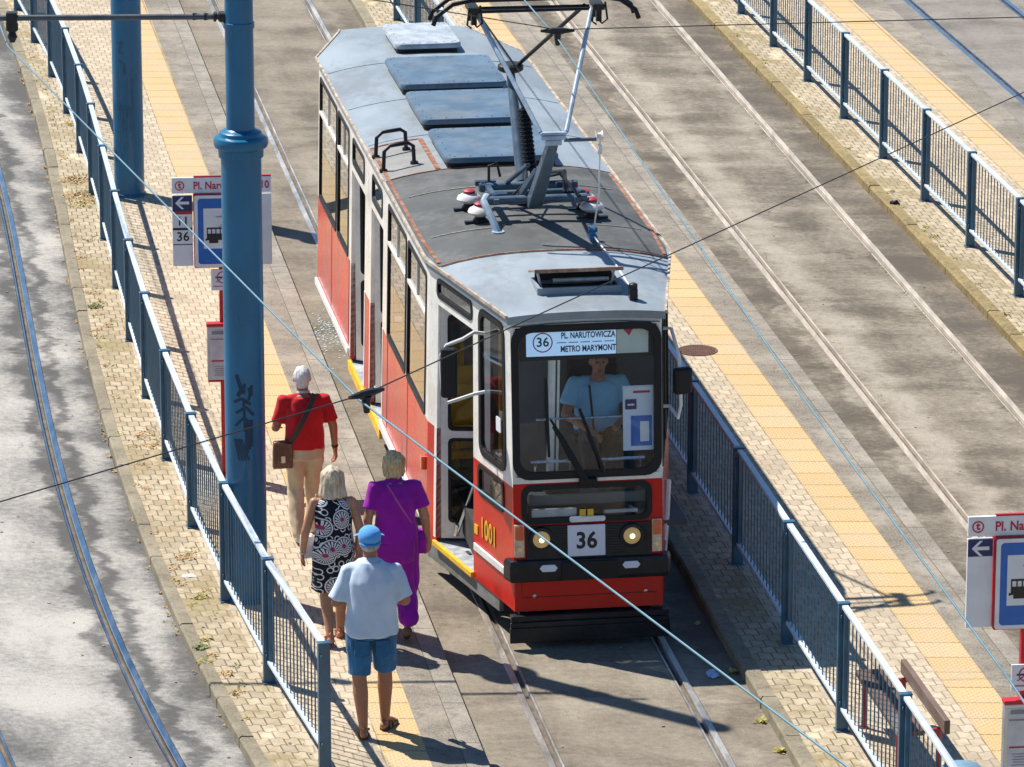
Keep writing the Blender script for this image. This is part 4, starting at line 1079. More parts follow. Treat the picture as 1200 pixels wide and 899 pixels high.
leaf((-1.045, 2.02, 0), (-.60, 1.93, 0), .40, 2.62, rod=True)
for x0, y0, x1, y1 in ((-1.08, 5.66, -.80, 5.82), (-1.09, 6.52, -.74, 6.30), (-1.08, 7.10, -.78, 7.26), (-1.09, 8.14, -.72, 7.86)): leaf((x0, y0, 0), (x1, y1, 0), .42, 2.42)
# interior: seats, poles, partition, driver's desk
mb = MB(); mb.box((.28, 1.95, 1.55), (1.35, .04, 1.4)); cabw = mb.build('cab_partition', m_int, tram)
mb = MB(); mb.box((-.80, 2.75, 1.35), (.50, .03, .62)); mb.box((-.80, 2.6, 1.02), (.56, .06, .07)); mb.build('yellow_partition', m_yel, tram)
for x, yy in [(.78, 2.6 + .85 * k) for k in range(9)] + [(-.80, 2.7), (-.80, 3.6), (-.8, 4.5), (-.8, 8.8), (-.8, 9.6), (-.8, 10.4)]:
    mb = MB(); mb.box((x, yy, 1.26), (.44, .42, .05)); mb.box((x, yy + .2, 1.52), (.44, .05, .55), Y=(0, 1, .15)); mb.tube([(x, yy, .84), (x, yy, 1.24)], .03, 8); mb.build('seat', m_ywood, tram, bevel=.015)
for x, yy in ((-.45, 2.3), (-.5, 5.5), (-.5, 6.8), (-.5, 8.3), (.42, 4.2), (.42, 7.2), (.42, 9.5)):
    mb = MB(); mb.tube([(x, yy, .84), (x, yy, 2.9)], .018, 8); mb.build('grab_pole', m_yel, tram)
mb = MB(); mb.box((.04, .44, 1.28), (1.08, .42, .10)); mb.box((.04, .62, 1.05), (1.0, .04, .45)); mb.box((.04, .36, 1.0), (.98, .1, .06)); dk = mb.build('driver_desk', m_int, tram, bevel=.01)
mb = MB(); mb.box((-.2, .34, 1.36), (.3, .16, .06)); mb.box((.3, .36, 1.36), (.34, .18, .05)); mb.box((.02, .5, 1.38), (.14, .12, .1)); mb.box((-.42, .4, 1.35), (.1, .1, .05)); mb.build('controls', m_blk, dk, bevel=.005)
mb = MB(); mb.box((-.3, .12, 1.2), (.4, .03, .07)); mb.box((.3, .12, 1.19), (.3, .02, .03)); mb.build('leaflets', M_paper, dk)
mb = MB(); mb.tube([(-.50, .16, 1.66), (-.1, .16, 1.66)], .016, 8); mb.tube([(.12, .16, 1.66), (.52, .16, 1.66)], .016, 8); mb.tube([(-.44, .26, 2.02), (.5, .26, 2.02)], .012, 8)
for x in (-.46, -.14, .16, .48): mb.tube([(x, .16, 1.66), (x, .2, 1.56)], .012, 6)
mb.build('screen_rail', m_chr, tram)
mb = MB(); mb.tube([(-.30, .34, 1.35), (-.28, .36, 2.6)], .035, 8); mb.tube([(-.24, .34, 1.35), (-.22, .36, 2.6)], .012, 8); mb.build('cab_post', m_cream, tram)
mb = MB(); mb.box((.3, 1.40, 1.55), (.50, .46, .09)); mb.box((.3, 1.65, 1.94), (.48, .1, .75)); mb.tube([(.3, 1.40, .84), (.3, 1.40, 1.52)], .06, 10); mb.build('driver_seat', m_blk, tram, bevel=.03)
# destination display behind the screen
ds = fplate(-.58, .60, 2.56, 2.87, -.10, .05, 'destination_box', m_rub)
fplate(-.52, .27, 2.60, 2.84, -.049, .004, 'blind', m_blind, ds); fplate(.275, .555, 2.60, 2.84, -.049, .004, 'pale_blind', m_blindp, ds)
mb = MB(); o_ = [(fm(-.375) + .088 * math.cos(2 * PI * k / 32), 2.722 + .088 * math.sin(2 * PI * k / 32)) for k in range(32)]; i_ = [(fm(-.375) + .078 * math.cos(2 * PI * k / 32), 2.722 + .078 * math.sin(2 * PI * k / 32)) for k in range(32)]
mb.ring(o_, i_, lambda p: fw.P(p[0], p[1], -.045), lambda p: fw.P(p[0], p[1], -.042)); mb.build('route_ring', M_crim, ds)
ftext('36', .115, -.375, 2.722, -.044, M_ink, ds, .002)
ftext('PL. NARUTOWICZA', .076, .025, 2.775, -.044, M_ink, ds, .002, .70); ftext('METRO MARYMONT', .076, .025, 2.655, -.044, M_ink, ds, .002, .70)
mb = MB()
for k in range(5): mb.box(fw.P(fm(-.21 + .105 * k), 2.715, -.043), (.085, .004, .006))
mb.build('dash_line', M_ink, ds)
mb = MB(); q = [(.32, 2.83), (.43, 2.83), (.385, 2.755)]; mb.prism([(fm(p[0]), p[1]) for p in q], lambda p: fw.P(p[0], p[1], -.044), lambda p: fw.P(p[0], p[1], -.041)); mb.build('red_mark', M_crim, ds)
# stop sign reflection painted as a board behind the glass, stickers
nb = fplate(.33, .60, 1.72, 2.30, -.07, .006, 'sign_reflection', m_plate)
fplate(.40, .585, 1.76, 2.03, -.063, .004, 'reflection_blue', M_blue, nb); fplate(.48, .56, 1.80, 1.98, -.058, .003, 'reflection_white', M_white, nb)
fplate(.35, .45, 2.09, 2.18, -.063, .004, 'reflection_navy', M_navy, nb); fplate(.34, .59, 2.20, 2.29, -.063, .004, 'reflection_head', M_white, nb)
ar = fplate(.37, .43, 2.125, 2.14, -.058, .003, 'arrow', M_white, nb); fplate(.42, .57, 2.235, 2.255, -.058, .003, 'print', M_crim, nb)
mb = MB(); wl = W['ltaper']; mb.prism(rrect(.30 * TP, .42 * TP, 1.86, 1.99, .01, 1), lambda p: wl.P(p[0], p[1], -.004), lambda p: wl.P(p[0], p[1], .002)); mb.build('window_sticker', M_white, tram)
# wipers
def wiper(pts, blade):
    mb = MB(); mb.tube([fw.P(fm(u), z, o) for u, z, o in pts], [.02, .016, .012], 6); wp = mb.build('wiper', m_rub, tram)
    mb = MB(); mb.tube([fw.P(fm(u), z, o) for u, z, o in blade], .014, 6); mb.build('blade', m_rub, wp)
wiper([(-.01, 1.50, .05), (-.2, 1.85, .06), (-.33, 2.06, .05)], [(-.36, 2.42, .03), (-.355, 2.05, .035), (-.345, 1.72, .03)])
mb = MB(); mb.tube([fw.P(fm(-.05), 1.52, .05), fw.P(fm(-.30), 2.0, .05)], .022, 6); mb.build('wiper_arm', m_rub, tram)
wiper([(.14, 1.56, .05), (.10, 1.68, .05), (-.06, 2.10, .04)], [(.12, 1.64, .03), (.03, 1.88, .035), (-.07, 2.14, .03)])
mb = MB(); mb.box(fw.P(fm(0), 1.485, .03), (.16, .06, .07)); mb.build('wiper_motor', m_rub, tram, bevel=.01)
# mirrors on loop handrails
def mirror(pts, box, size, X, name='mirror'):
    mb = MB(); mb.tube(pts, .017, 8); r_ = mb.build('mirror_loop', m_wht, tram, smooth=True)
    mb = MB(); mb.box(box, size, X, Vector((0, 0, 1)).cross(Vector(X))); mb.build(name, m_rub, r_, bevel=.03, seg=3)
wl = W['ltaper']
mirror([wl.P(.72 * TP, 2.66, 0), wl.P(.72 * TP, 2.68, .10), (-1.02, .72, 2.66), (-1.17, .74, 2.60), (-1.22, .76, 2.50), (-1.20, .77, 2.14), (-1.16, .77, 2.06), wl.P(.72 * TP, 2.12, .10), wl.P(.72 * TP, 2.13, 0)], (-1.15, .70, 2.36), (.15, .09, .46), (.97, -.25, 0))
wl = W['rtaper']
mirror([wl.P(.25, 2.76, 0), wl.P(.25, 2.76, .08), (.84, .26, 2.55), (.86, .26, 2.1), (.84, .27, 1.98), wl.P(.25, 2.06, .06), wl.P(.25, 2.06, 0)], (.87, .24, 2.33), (.17, .09, .24), (.95, .3, 0))
# side lamps and numbers
wl = W['left']; mb = MB(); mb.box(wl.P(.12, 1.02, .02), (.05, .10, .13), wl.n, Vector((0, 1, 0))); mb.build('side_lamp', m_orange, tram, bevel=.01)
wl = W['ltaper']; o = wl.P(.64 * TP, .855, .006); X = wl.P(.5 * TP, .855, .006) - wl.P(.7 * TP, .855, .006); Z = wl.P(.64 * TP, .95, .006) - o
text('1001', .25, o, X, Z, m_num, tram, .006, .003, 'CENTER', 'fleet_number', .80)
mb = MB(); mb.box(wl.P(.96 * TP, .80, .004), (.085, .008, .085), X, wl.n); mb.build('yellow_mark', m_yel, tram)
mb = MB(); mb.tube([(.80, .8, .5), (.86, .9, .9), (.88, .95, 1.2)], .03, 8); mb.build('side_rod', m_wht, tram)
# ------------------------------------------------------------------ people
class Blob:
    """overlapping closed solids fused into one continuous skin"""
    def __init__(s): s.mb = MB()
    def seg(s, p, q, r0, r1, n=14, flat=1.0, ax=None, open_end=False):
        p, q = Vector(p), Vector(q); d = q - p; L = d.length or 1e-4; d.normalize()
        x = d.cross(Vector(ax) if ax else Vector((0, 1, 0)))
        if x.length < 1e-3: x = d.cross(Vector((1, 0, 0)))
        x.normalize(); y = d.cross(x); rings = []
        for k in range(4): a = PI / 2 * (1 - (k + .15) / 4); rings.append((p - d * r0 * math.sin(a), r0 * math.cos(a)))
        rings.append((p, r0)); rings.append((q, r1))
        for k in ([] if open_end else range(1, 5)): a = PI / 2 * (k - .15) / 4; rings.append((q + d * r1 * math.sin(a), r1 * math.cos(a)))
        s._rings([[c + (x * math.cos(t) + y * math.sin(t) * flat) * r for t in [2 * PI * k / n for k in range(n)]] for c, r in rings])
    def loft(s, secs, n=28):
        # secs: (cx, cy, z, rx, ry[, power])
        R = []
        for c in secs:
            cx, cy, z, rx, ry = c[:5]; pw = c[5] if len(c) > 5 else 2.3
            ring = []
            for k in range(n):
                t = 2 * PI * k / n; ct, st = math.cos(t), math.sin(t)
                ring.append(Vector((cx + rx * math.copysign(abs(ct) ** (2 / pw), ct), cy + ry * math.copysign(abs(st) ** (2 / pw), st), z)))
            R.append(ring)
        s._rings(R)
    def _rings(s, R):
        n = len(R[0]); vs = [v for r in R for v in r]; fs = [tuple(reversed(range(n))), tuple((len(R) - 1) * n + k for k in range(n))]
        for i in range(len(R) - 1): fs += [(i * n + k, i * n + (k + 1) % n, (i + 1) * n + (k + 1) % n, (i + 1) * n + k) for k in range(n)]
        s.mb.add(vs, fs)
    def ell(s, c, r, rot=None, n=20):
        c = Vector(c); R = []
        for i in range(n // 2 + 1):
            a = -PI / 2 + PI * min(max(i, .12), n / 2 - .12) / (n // 2)
            ring = []
            for k in range(n):
                t = 2 * PI * k / n; v = Vector((r[0] * math.cos(a) * math.cos(t), r[1] * math.cos(a) * math.sin(t), r[2] * math.sin(a)))
                if rot: v = rot @ v
                ring.append(c + v)
            R.append(ring)
        s._rings(R)
    def build(s, name, mat, parent, vox=.010, smooth=4, fold=0., fscale=9., zs=.45, cut=None):
        o = s.mb.build(name, mat)
        m = o.modifiers.new('r', 'REMESH'); m.mode = 'VOXEL'; m.voxel_size = vox
        m2 = o.modifiers.new('s', 'SMOOTH'); m2.factor = .5; m2.iterations = smooth
        bpy.context.view_layer.update()
        me = bpy.data.meshes.new_from_object(o.evaluated_get(bpy.context.evaluated_depsgraph_get()))
        old = o.data; o.modifiers.clear(); o.data = me; bpy.data.meshes.remove(old); me.name = name
        if fold:
            nr = [v.normal.copy() for v in me.vertices]
            for v, n_ in zip(me.vertices, nr):
                p = v.co; q = Vector((p.x * fscale, p.y * fscale, p.z * fscale * zs + p.x * fscale * .5))
                a = mnoise.noise(q) + .5 * mnoise.noise(q * 2.3)
                v.co += n_ * fold * a
        if not me.materials: me.materials.append(mat)
        for p in me.polygons: p.use_smooth = True; p.material_index = 0
        o.parent = parent
        return o

def skinmat(name, col):
    t = NT(name); v = t.coord('Object'); n = t.noise(v, 14, 4, .6)
    t.color(t.mix(t.ramp(n, .3, .7), tuple(c * .88 for c in col), tuple(c * 1.1 for c in col)))
    t.rough(.5); t.b.inputs['Subsurface Weight'].default_value = .08; t.b.inputs['Subsurface Radius'].default_value = (.012, .005, .003)
    return t.m
def clothmat(name, col, var=.12, weave=160, rough=.85):
    t = NT(name); v = t.coord('Object'); n = t.noise(v, 5, 5, .6); wv = t.noise(v, weave, 2, .5)
    c = t.mix(t.ramp(n, .3, .7), tuple(x * (1 - var) for x in col), tuple(min(1, x * (1 + var)) for x in col))
    t.color(c); t.rough(rough); t.b.inputs['Sheen Weight'].default_value = .15; t.b.inputs['Specular IOR Level'].default_value = .25
    t.bump(wv, .25, .002)
    return t.m
def hairmat(name, a, b):
    t = NT(name); v = t.coord('Object', (1, 1, .16)); n = t.noise(v, 60, 4, .7, .4); m = t.noise(t.coord('Object'), 9, 4, .6)
    c = t.mix(t.ramp(t.math('ADD', t.math('MULTIPLY', n, .7), t.math('MULTIPLY', m, .3)), .36, .64), a, b); t.color(c); t.rough(.55); t.bump(n, .6, .006)
    return t.m

def hand(bl, wrist, d, side, palm, curl=.5, s=1.0):
    """palm plus four unequal bent fingers and a thumb; d = forearm direction, palm = palm normal"""
    wrist, d, palm = Vector(wrist), Vector(d).normalized(), Vector(palm).normalized()
    palm = (palm - d * palm.dot(d)).normalized(); a = d.cross(palm) * side
    for k, off_ in enumerate((-.024, -.008, .008, .024)):
        bl.seg(wrist + d * .012 + a * off_ * .7 * s, wrist + d * .085 * s + a * off_ * s, .016 * s, .0125 * s, 8)
        L = (.064, .078, .073, .058)[k] * s; base = wrist + d * .088 * s + a * off_ * 1.08 * s
        d1 = (d + palm * curl * .55).normalized(); d2 = (d + palm * curl * 1.6).normalized()
        m = base + d1 * L * .5; bl.seg(base, m, .0105 * s, .0095 * s, 8); bl.seg(m, m + d2 * L * .5, .0095 * s, .008 * s, 8)
    tb = wrist + d * .022 * s - a * .030 * s; t1 = tb + (d * .7 - a * .55 + palm * .35).normalized() * .042 * s
    bl.seg(tb, t1, .0135 * s, .0115 * s, 8); bl.seg(t1, t1 + (d * .95 - a * .1 + palm * .4).normalized() * .034 * s, .011 * s, .009 * s, 8)

def person(name_label, loc, rz, H, pose, mats, build=1.0, group=None, seated=False):
    """facing +y; returns root and the joint dictionary (metres)"""
    root = empty('person', loc, rz, name_label, 'person', group)
    k = H / 1.75; V = lambda x, y, z: Vector((x * k, y * k, z * k))
    J = {n: V(*p) for n, p in pose.items() if isinstance(p, tuple)}
    sk = Blob(); b = build
    lean = (J['chest'] - J['pelvis']); 
    def tors(t, rx, ry):
        c = J['pelvis'].lerp(J['chest'], t); return (c.x, c.y, c.z, rx * k * b, ry * k * b)
    sk.loft([tors(-.25, .10, .08), tors(-.1, .155, .115), tors(.08, .168, .125), tors(.35, .145, .11), tors(.6, .155, .118), tors(.85, .165, .112), tors(1.05, .145, .085), tors(1.2, .085, .055)])
    neck = J['chest'] + (J['head'] - J['chest']) * .35
    sk.seg(neck - V(0, 0, .04), J['head'] - V(0, 0, .05), .062 * k, .055 * k)
    h = J['head']; f = pose.get('look', (0, 1, 0)); f = Vector(f).normalized(); sd = f.cross(Vector((0, 0, 1))).normalized(); up = sd.cross(f)
    rot = Matrix((sd, f, up)).transposed()
    sk.ell(h + up * .02 * k, (.074 * k, .092 * k, .105 * k), rot); sk.ell(h - up * .055 * k + f * .025 * k, (.055 * k, .065 * k, .065 * k), rot)
    sk.seg(h + f * .085 * k + up * .015 * k, h + f * .108 * k - up * .022 * k, .010 * k, .016 * k, 8)            # nose
    sk.seg(h + f * .085 * k - up * .055 * k - sd * .018 * k, h + f * .085 * k - up * .055 * k + sd * .018 * k, .011 * k, .011 * k, 8)   # lips
    sk.seg(h + f * .082 * k + up * .038 * k - sd * .04 * k, h + f * .082 * k + up * .038 * k + sd * .04 * k, .014 * k, .014 * k, 8)     # brow
    for s in (-1, 1):
        sk.ell(h + sd * s * .078 * k - f * .005 * k, (.012 * k, .02 * k, .032 * k), rot, 12)
        S, E, Wr = J['sh' + 'LR'[s > 0]], J['el' + 'LR'[s > 0]], J['wr' + 'LR'[s > 0]]
        sk.seg(J['chest'] + V(0, 0, .02), S - V(0, 0, .012), .046 * k * b, .040 * k * b); sk.seg(S - V(0, 0, .012), E, .043 * k * b, .041 * k * b); sk.seg(E, Wr, .041 * k * b, .027 * k * b)
        d = (Wr - E).normalized(); pn = Vector(pose.get('palm' + 'LR'[s > 0], (-s, 0, 0)))
        hand(sk, Wr, d, s, pn, pose.get('curl', .5), k)
        Hp, Kn, An, To = J['hip' + 'LR'[s > 0]], J['kn' + 'LR'[s > 0]], J['an' + 'LR'[s > 0]], J['to' + 'LR'[s > 0]]
        sk.seg(Hp, Kn, .088 * k * b, .056 * k * b); sk.seg(Kn, Kn.lerp(An, .3), .054 * k * b, .058 * k * b); sk.seg(Kn.lerp(An, .3), An, .058 * k * b, .036 * k)
        hl = An + (An - To).normalized() * .03 * k; hl.z = An.z - .045 * k
        sk.seg(hl + V(0, 0, .0), An.lerp(To, .5) - V(0, 0, .02), .034 * k, .034 * k, 10); sk.seg(An, To, .034 * k, .022 * k, 10)
        if not mats.get('shod'):
            for q in range(5): 
                sdw = (To - An).cross(Vector((0, 0, 1))).normalized() * (q - 2) * .014 * k * -s
                sk.seg(To + sdw, To + sdw + (To - An).normalized() * (.028 - .003 * q) * k, (.011 - .0008 * q) * k, (.009 - .0006 * q) * k, 6)
    body = sk.build('body', mats['skin'], root, .0085 * k, 3)
    eye = MB()
    for s in (-1, 1): eye.lathe([(.001, 0), (.010 * k, .002), (.006 * k, .006), (.001, .007)], h + f * .084 * k + up * .02 * k + sd * s * .031 * k, f, 10)
    eye.build('eyes', mats['eye'], root)
    mb = MB(); mb.tube([h + f * .094 * k - up * .055 * k - sd * .022 * k, h + f * .099 * k - up * .056 * k, h + f * .094 * k - up * .055 * k + sd * .022 * k], .005 * k, 6); mb.build('mouth', mats['lip'], root)
    return root, J, (f, sd, up, rot, k, b)

M_eye = pmat('eye', (.05, .035, .025), .2, 0, .1, 9); M_lip = pmat('lip', (.33, .12, .10), .5, 0, .1, 9)
sk_a = skinmat('tanned skin', (.36, .155, .085)); sk_b = skinmat('warm skin', (.44, .215, .125)); sk_c = skinmat('reddish skin', (.46, .20, .12))
def base_pose(**kw):
    p = dict(pelvis=(0, 0, .95), chest=(0, .01, 1.38), head=(0, .045, 1.615),
             shL=(-.185, 0, 1.425), shR=(.185, 0, 1.425), elL=(-.245, -.03, 1.13), elR=(.245, -.03, 1.13), wrL=(-.255, .04, .88), wrR=(.255, .04, .88),
             hipL=(-.088, 0, .92), hipR=(.088, 0, .92), knL=(-.095, .02, .50), knR=(.095, .02, .50), anL=(-.10, -.01, .085), anR=(.10, -.01, .085), toL=(-.115, .14, .03), toR=(.115, .14, .03))
    p.update(kw); return p
def tors_secs(J, k, b, secs):
    out = []
    for t, rx, ry in secs:
        c = J['pelvis'].lerp(J['chest'], t); out.append((c.x, c.y, c.z, rx * k * b, ry * k * b, 2.5))
    return out
def sleeve(bl, J, k, b, to, r0, r1):
    for s in 'LR': bl.seg(J['chest'] + Vector((0, 0, .025 * k)), J['sh' + s] - Vector((0, 0, .004)), .068 * k * b, .058 * k * b); bl.seg(J['sh' + s] - Vector((0, 0, .006)), J['sh' + s].lerp(J['el' + s], to), r0 * k * b, r1 * k * b, open_end=True)
def shoe(J, s, k, mat, root, name='shoe', h=.05):
    An, To = J['an' + s], J['to' + s]; d = (To - An); d.z = 0; d.normalize(); x = d.cross(Vector((0, 0, 1)))
    pitch = (To - An).normalized()
    bl = Blob(); hl = An - d * .035 * k - Vector((0, 0, .045 * k)); 
    bl.seg(hl, An.lerp(To, .55) - Vector((0, 0, .012 * k)), .043 * k, .047 * k); bl.seg(An.lerp(To, .55) - Vector((0, 0, .012 * k)), To + pitch * .035 * k, .047 * k, .032 * k)
    bl.seg(An, An + Vector((0, 0, .0)), .045 * k, .042 * k)
    return bl.build(name, mat, root, .009, 3)
def sandal(J, s, k, mat, sole, root):
    An, To = J['an' + s], J['to' + s]; d = (To - An); d.normalize(); x = d.cross(Vector((0, 0, 1))).normalized(); n = x.cross(d)
    hl = An - Vector((0, 0, .075 * k)); c = lambda t, w_, h: None
    fl = To - Vector((0, 0, .022 * k)); ax = (fl - hl).normalized(); L = (fl - hl).length + .04 * k
    o = hl - ax * .04 * k; n = x.cross(ax)
    pts = []
    for t, w_ in ((0, .025), (.05, .036), (.3, .037), (.55, .040), (.8, .048), (.95, .040), (1.05, .018)): pts.append((t, w_))
    loop = [(t, w_) for t, w_ in pts] + [(t, -w_) for t, w_ in reversed(pts)]
    mb = MB(); F = lambda dz: (lambda p: o + ax * p[0] * (L + .03 * k) + x * p[1] * k + n * dz)
    mb.prism(loop, F(-.012), F(.012)); st = mb.build('sandal', sole, root, bevel=.004)
    mb = MB()
    for t, hh in ((.30, .075), (.62, .066), (.78, .05)):
        pp = [o + ax * t * L + x * math.cos(a) * .044 * k + n * (math.sin(a) * hh * k + .0) for a in [PI * q / 8 for q in range(9)]]
        for a_, b_ in zip(pp, pp[1:]): mb.bar(a_, b_, .008, .03 * k, up=ax) if False else mb.bar(a_, b_, .028 * k, .006, up=((a_ + b_) / 2 - (o + ax * t * L)))
    mb.tube([An + x * .045 * k + Vector((0, 0, -.01)) + d * .03, An - d * .055 * k + Vector((0, 0, -.005)), An - x * .045 * k + Vector((0, 0, -.01)) + d * .03], .012 * k, 6)
    mb.build('strap', mat, st)

# --- 1: man in cap and pale polo, nearest the camera
m1 = dict(skin=sk_a, eye=M_eye, lip=M_lip)
ps = base_pose(chest=(0, .05, 1.375), head=(0, .115, 1.60), shL=(-.19, .05, 1.385), shR=(.19, .05, 1.385), elL=(-.275, .03, 1.13), elR=(.275, .03, 1.13), wrL=(-.16, .22, 1.10), wrR=(.16, .22, 1.10), palmL=(0, 0, -1), palmR=(0, 0, -1),
               hipL=(-.10, 0, .92), hipR=(.10, 0, .92), knL=(-.10, .0, .50), knR=(.115, .12, .51), anL=(-.075, -.07, .09), anR=(.115, .14, .085), toL=(-.075, .09, .035), toR=(.19, .27, .035))
r1, J, (f, sd, up, rot, k, b) = person('man in light blue cap, pale polo shirt, denim shorts and brown sandals', (-1.17, 38.74, ZP), .10, 1.82, ps, m1, 1.08)
c_polo = clothmat('pale polo cloth', (.50, .60, .72), .06); c_den = clothmat('denim', (.028, .135, .30), .25); c_cap = clothmat('cap cloth', (.09, .33, .72), .1)
bl = Blob(); bl.loft(tors_secs(J, k, b, [(-.16, .195, .155), (.0, .19, .155), (.3, .182, .155), (.6, .184, .152), (.85, .182, .142), (1.03, .160, .118), (1.15, .115, .10), (1.22, .09, .085)])); sleeve(bl, J, k, b, .90, .056, .074)
sh = bl.build('polo_shirt', c_polo, r1, .010, 3, .017, 7)
bl = Blob(); nk = J['chest'] + Vector((0, .012, .085 * k)); bl.ell(nk, (.082 * k, .080 * k, .034 * k)); bl.build('collar', c_polo, sh, .008, 3)
bl = Blob(); P_ = J['pelvis']; bl.loft([(P_.x, P_.y, P_.z - .10 * k, .185 * k, .140 * k), (P_.x, P_.y, P_.z + .06 * k, .178 * k, .14 * k)])
for s in 'LR':
    e = J['hip' + s].lerp(J['kn' + s], .93); bl.seg(J['hip' + s], e, .106 * k, .092 * k, open_end=True)
so = bl.build('shorts', c_den, r1, .010, 3, .014, 9)
for s_ in (-1, 1):
    mb = MB(); c_ = Vector((s_ * .085 * k, -.140 * k, J['pelvis'].z - .17 * k)); mb.prism([(-.06, .07), (.06, .07), (.06, -.05), (0, -.08), (-.06, -.05)], lambda p: c_ + Vector((p[0], .02 + abs(p[0] + s_ * .03) * .12, p[1])), lambda p: c_ + Vector((p[0], -.004 + abs(p[0] + s_ * .03) * .12, p[1])))
    mb.build('pocket', clothmat('denim pocket', (.022, .11, .25), .25) if 'denim pocket' not in MATS else MATS['denim pocket'], so)
bl = Blob(); hh = J['head']; bl.ell(hh + up * .052 * k - f * .005, (.094 * k, .112 * k, .086 * k), rot); cp = bl.build('cap', c_cap, r1, .008, 2)
mb = MB()
for q in range(9):
    a0, a1 = -1.1 + 2.2 * q / 9, -1.1 + 2.2 * (q + 1) / 9
    pt = lambda a, r_, z: hh + up * z * k + (f * math.cos(a) + sd * math.sin(a)) * r_ * k
    mb.quad(pt(a0, .10, .045), pt(a1, .10, .045), pt(a1, .10 + .075 * math.cos(a1 * .9), .030), pt(a0, .10 + .075 * math.cos(a0 * .9), .030))
    mb.quad(pt(a0, .10, .04), pt(a0, .10 + .075 * math.cos(a0 * .9), .025), pt(a1, .10 + .075 * math.cos(a1 * .9), .025), pt(a1, .10, .04))
mb.build('brim', c_cap, cp)
mb = MB(); mb.tube([hh - f * .108 * k * math.cos(a) + sd * .088 * k * math.sin(a) + up * (.0 * k) for a in [-1.2 + .3 * q for q in range(9)]], .011, 6); mb.build('cap_band', clothmat('cap band', (.06, .22, .52)), cp)
bl = Blob(); bl.ell(hh - f * .018 * k - up * .02 * k, (.080 * k, .092 * k, .055 * k), rot); bl.build('hair', hairmat('grey hair', (.22, .20, .18), (.45, .42, .39)), r1, .008, 2)
m_leather = pmat('sandal leather', (.16, .07, .03), .6, 0, .2, 12); m_sole = pmat('sandal sole', (.06, .035, .02), .8, 0, .2, 12)
for s in 'LR': sandal(J, s, k, m_leather, m_sole, r1)

# --- 2: woman in patterned dress
def dressmat():
    t = NT('fan print'); tc = t.node('ShaderNodeTexCoord'); sx = t.node('ShaderNodeSeparateXYZ'); t.con(tc.outputs['Object'], sx.inputs[0])
    cb = t.node('ShaderNodeCombineXYZ'); t.con(t.math('ADD', sx.outputs[0], t.math('MULTIPLY', sx.outputs[1], .6)), cb.inputs[0]); t.con(sx.outputs[2], cb.inputs[1])
    vo = t.node('ShaderNodeTexVoronoi'); vo.voronoi_dimensions = '2D'; vo.inputs['Scale'].default_value = 5.6; vo.inputs['Randomness'].default_value = .8; t.con(cb.outputs[0], vo.inputs['Vector'])
    sb = t.node('ShaderNodeVectorMath'); sb.operation = 'SUBTRACT'; t.con(cb.outputs[0], sb.inputs[0]); t.con(vo.outputs['Position'], sb.inputs[1])
    s2 = t.node('ShaderNodeSeparateXYZ'); t.con(sb.outputs[0], s2.inputs[0])
    d = vo.outputs['Distance']; an = t.math('ARCTAN2', s2.outputs[0], t.math('SUBTRACT', s2.outputs[1], -.02))
    rd = t.math('SQRT', t.math('ADD', t.math('MULTIPLY', s2.outputs[0], s2.outputs[0]), t.math('MULTIPLY', s2.outputs[1], s2.outputs[1])))
    pet = t.math('GREATER_THAN', t.math('SINE', t.math('MULTIPLY', an, 17)), -.25)
    fan = t.math('MULTIPLY', t.math('MULTIPLY', pet, t.math('GREATER_THAN', rd, .020)), t.math('LESS_THAN', rd, .068))
    ringm = t.math('MULTIPLY', t.math('GREATER_THAN', rd, .074), t.math('LESS_THAN', rd, .085))
    fa = t.math('MAXIMUM', fan, ringm)
    # swirls between the fans
    v3 = t.node('ShaderNodeTexVoronoi'); v3.voronoi_dimensions = '2D'; v3.inputs['Scale'].default_value = 13; v3.inputs['Randomness'].default_value = .7; t.con(cb.outputs[0], v3.inputs['Vector'])
    q3 = v3.outputs['Distance']; sw = t.math('MULTIPLY', t.math('MULTIPLY', t.math('GREATER_THAN', q3, .26), t.math('LESS_THAN', q3, .38)), t.math('GREATER_THAN', rd, .092)); fa = t.math('MAXIMUM', fa, sw)
    c = t.mix(fa, (.009, .010, .02), (.66, .66, .70)); ctr = t.math('LESS_THAN', rd, .018); c = t.mix(ctr, c, (.42, .03, .13))
    t.color(c); t.rough(.8); t.b.inputs['Specular IOR Level'].default_value = .25
    return t.m
m2 = dict(skin=sk_b, eye=M_eye, lip=M_lip)
ps = base_pose(head=(0.0, .05, 1.61), chest=(0, .02, 1.37), shL=(-.178, .01, 1.415), shR=(.178, .01, 1.415), elL=(-.262, .0, 1.12), wrL=(-.285, .09, .88), elR=(.25, -.05, 1.13), wrR=(.235, .06, .90), curl=.7,
               knL=(-.075, .06, .50), anL=(-.055, -.14, .13), toL=(-.06, -.0, .03), knR=(.09, .14, .51), anR=(.07, .16, .085), toR=(.08, .31, .03))
r2, J, (f, sd, up, rot, k, b) = person('blonde woman in sleeveless black dress printed with white fans, beside the railing', (-1.57, 41.13, ZP), .14, 1.63, ps, m2, 1.05)
bl = Blob(); P_ = J['pelvis']
bl.loft(tors_secs(J, k, b, [(-.02, .195, .16), (.2, .182, .145), (.45, .165, .135), (.7, .170, .135), (.9, .170, .125), (1.04, .155, .11), (1.15, .12, .095)]))
bl.loft([(0, .03 * k, .54 * k, .205 * k, .165 * k), (0, .02 * k, .72 * k, .205 * k, .165 * k), (P_.x, P_.y, P_.z, .196 * k, .16 * k), (P_.x, P_.y, P_.z + .09 * k, .185 * k, .148 * k)])
bl.build('dress', dressmat(), r2, .010, 3, .012, 7, .3)
hh = J['head']; blond = hairmat('ash blond hair', (.36, .26, .155), (.74, .64, .50))
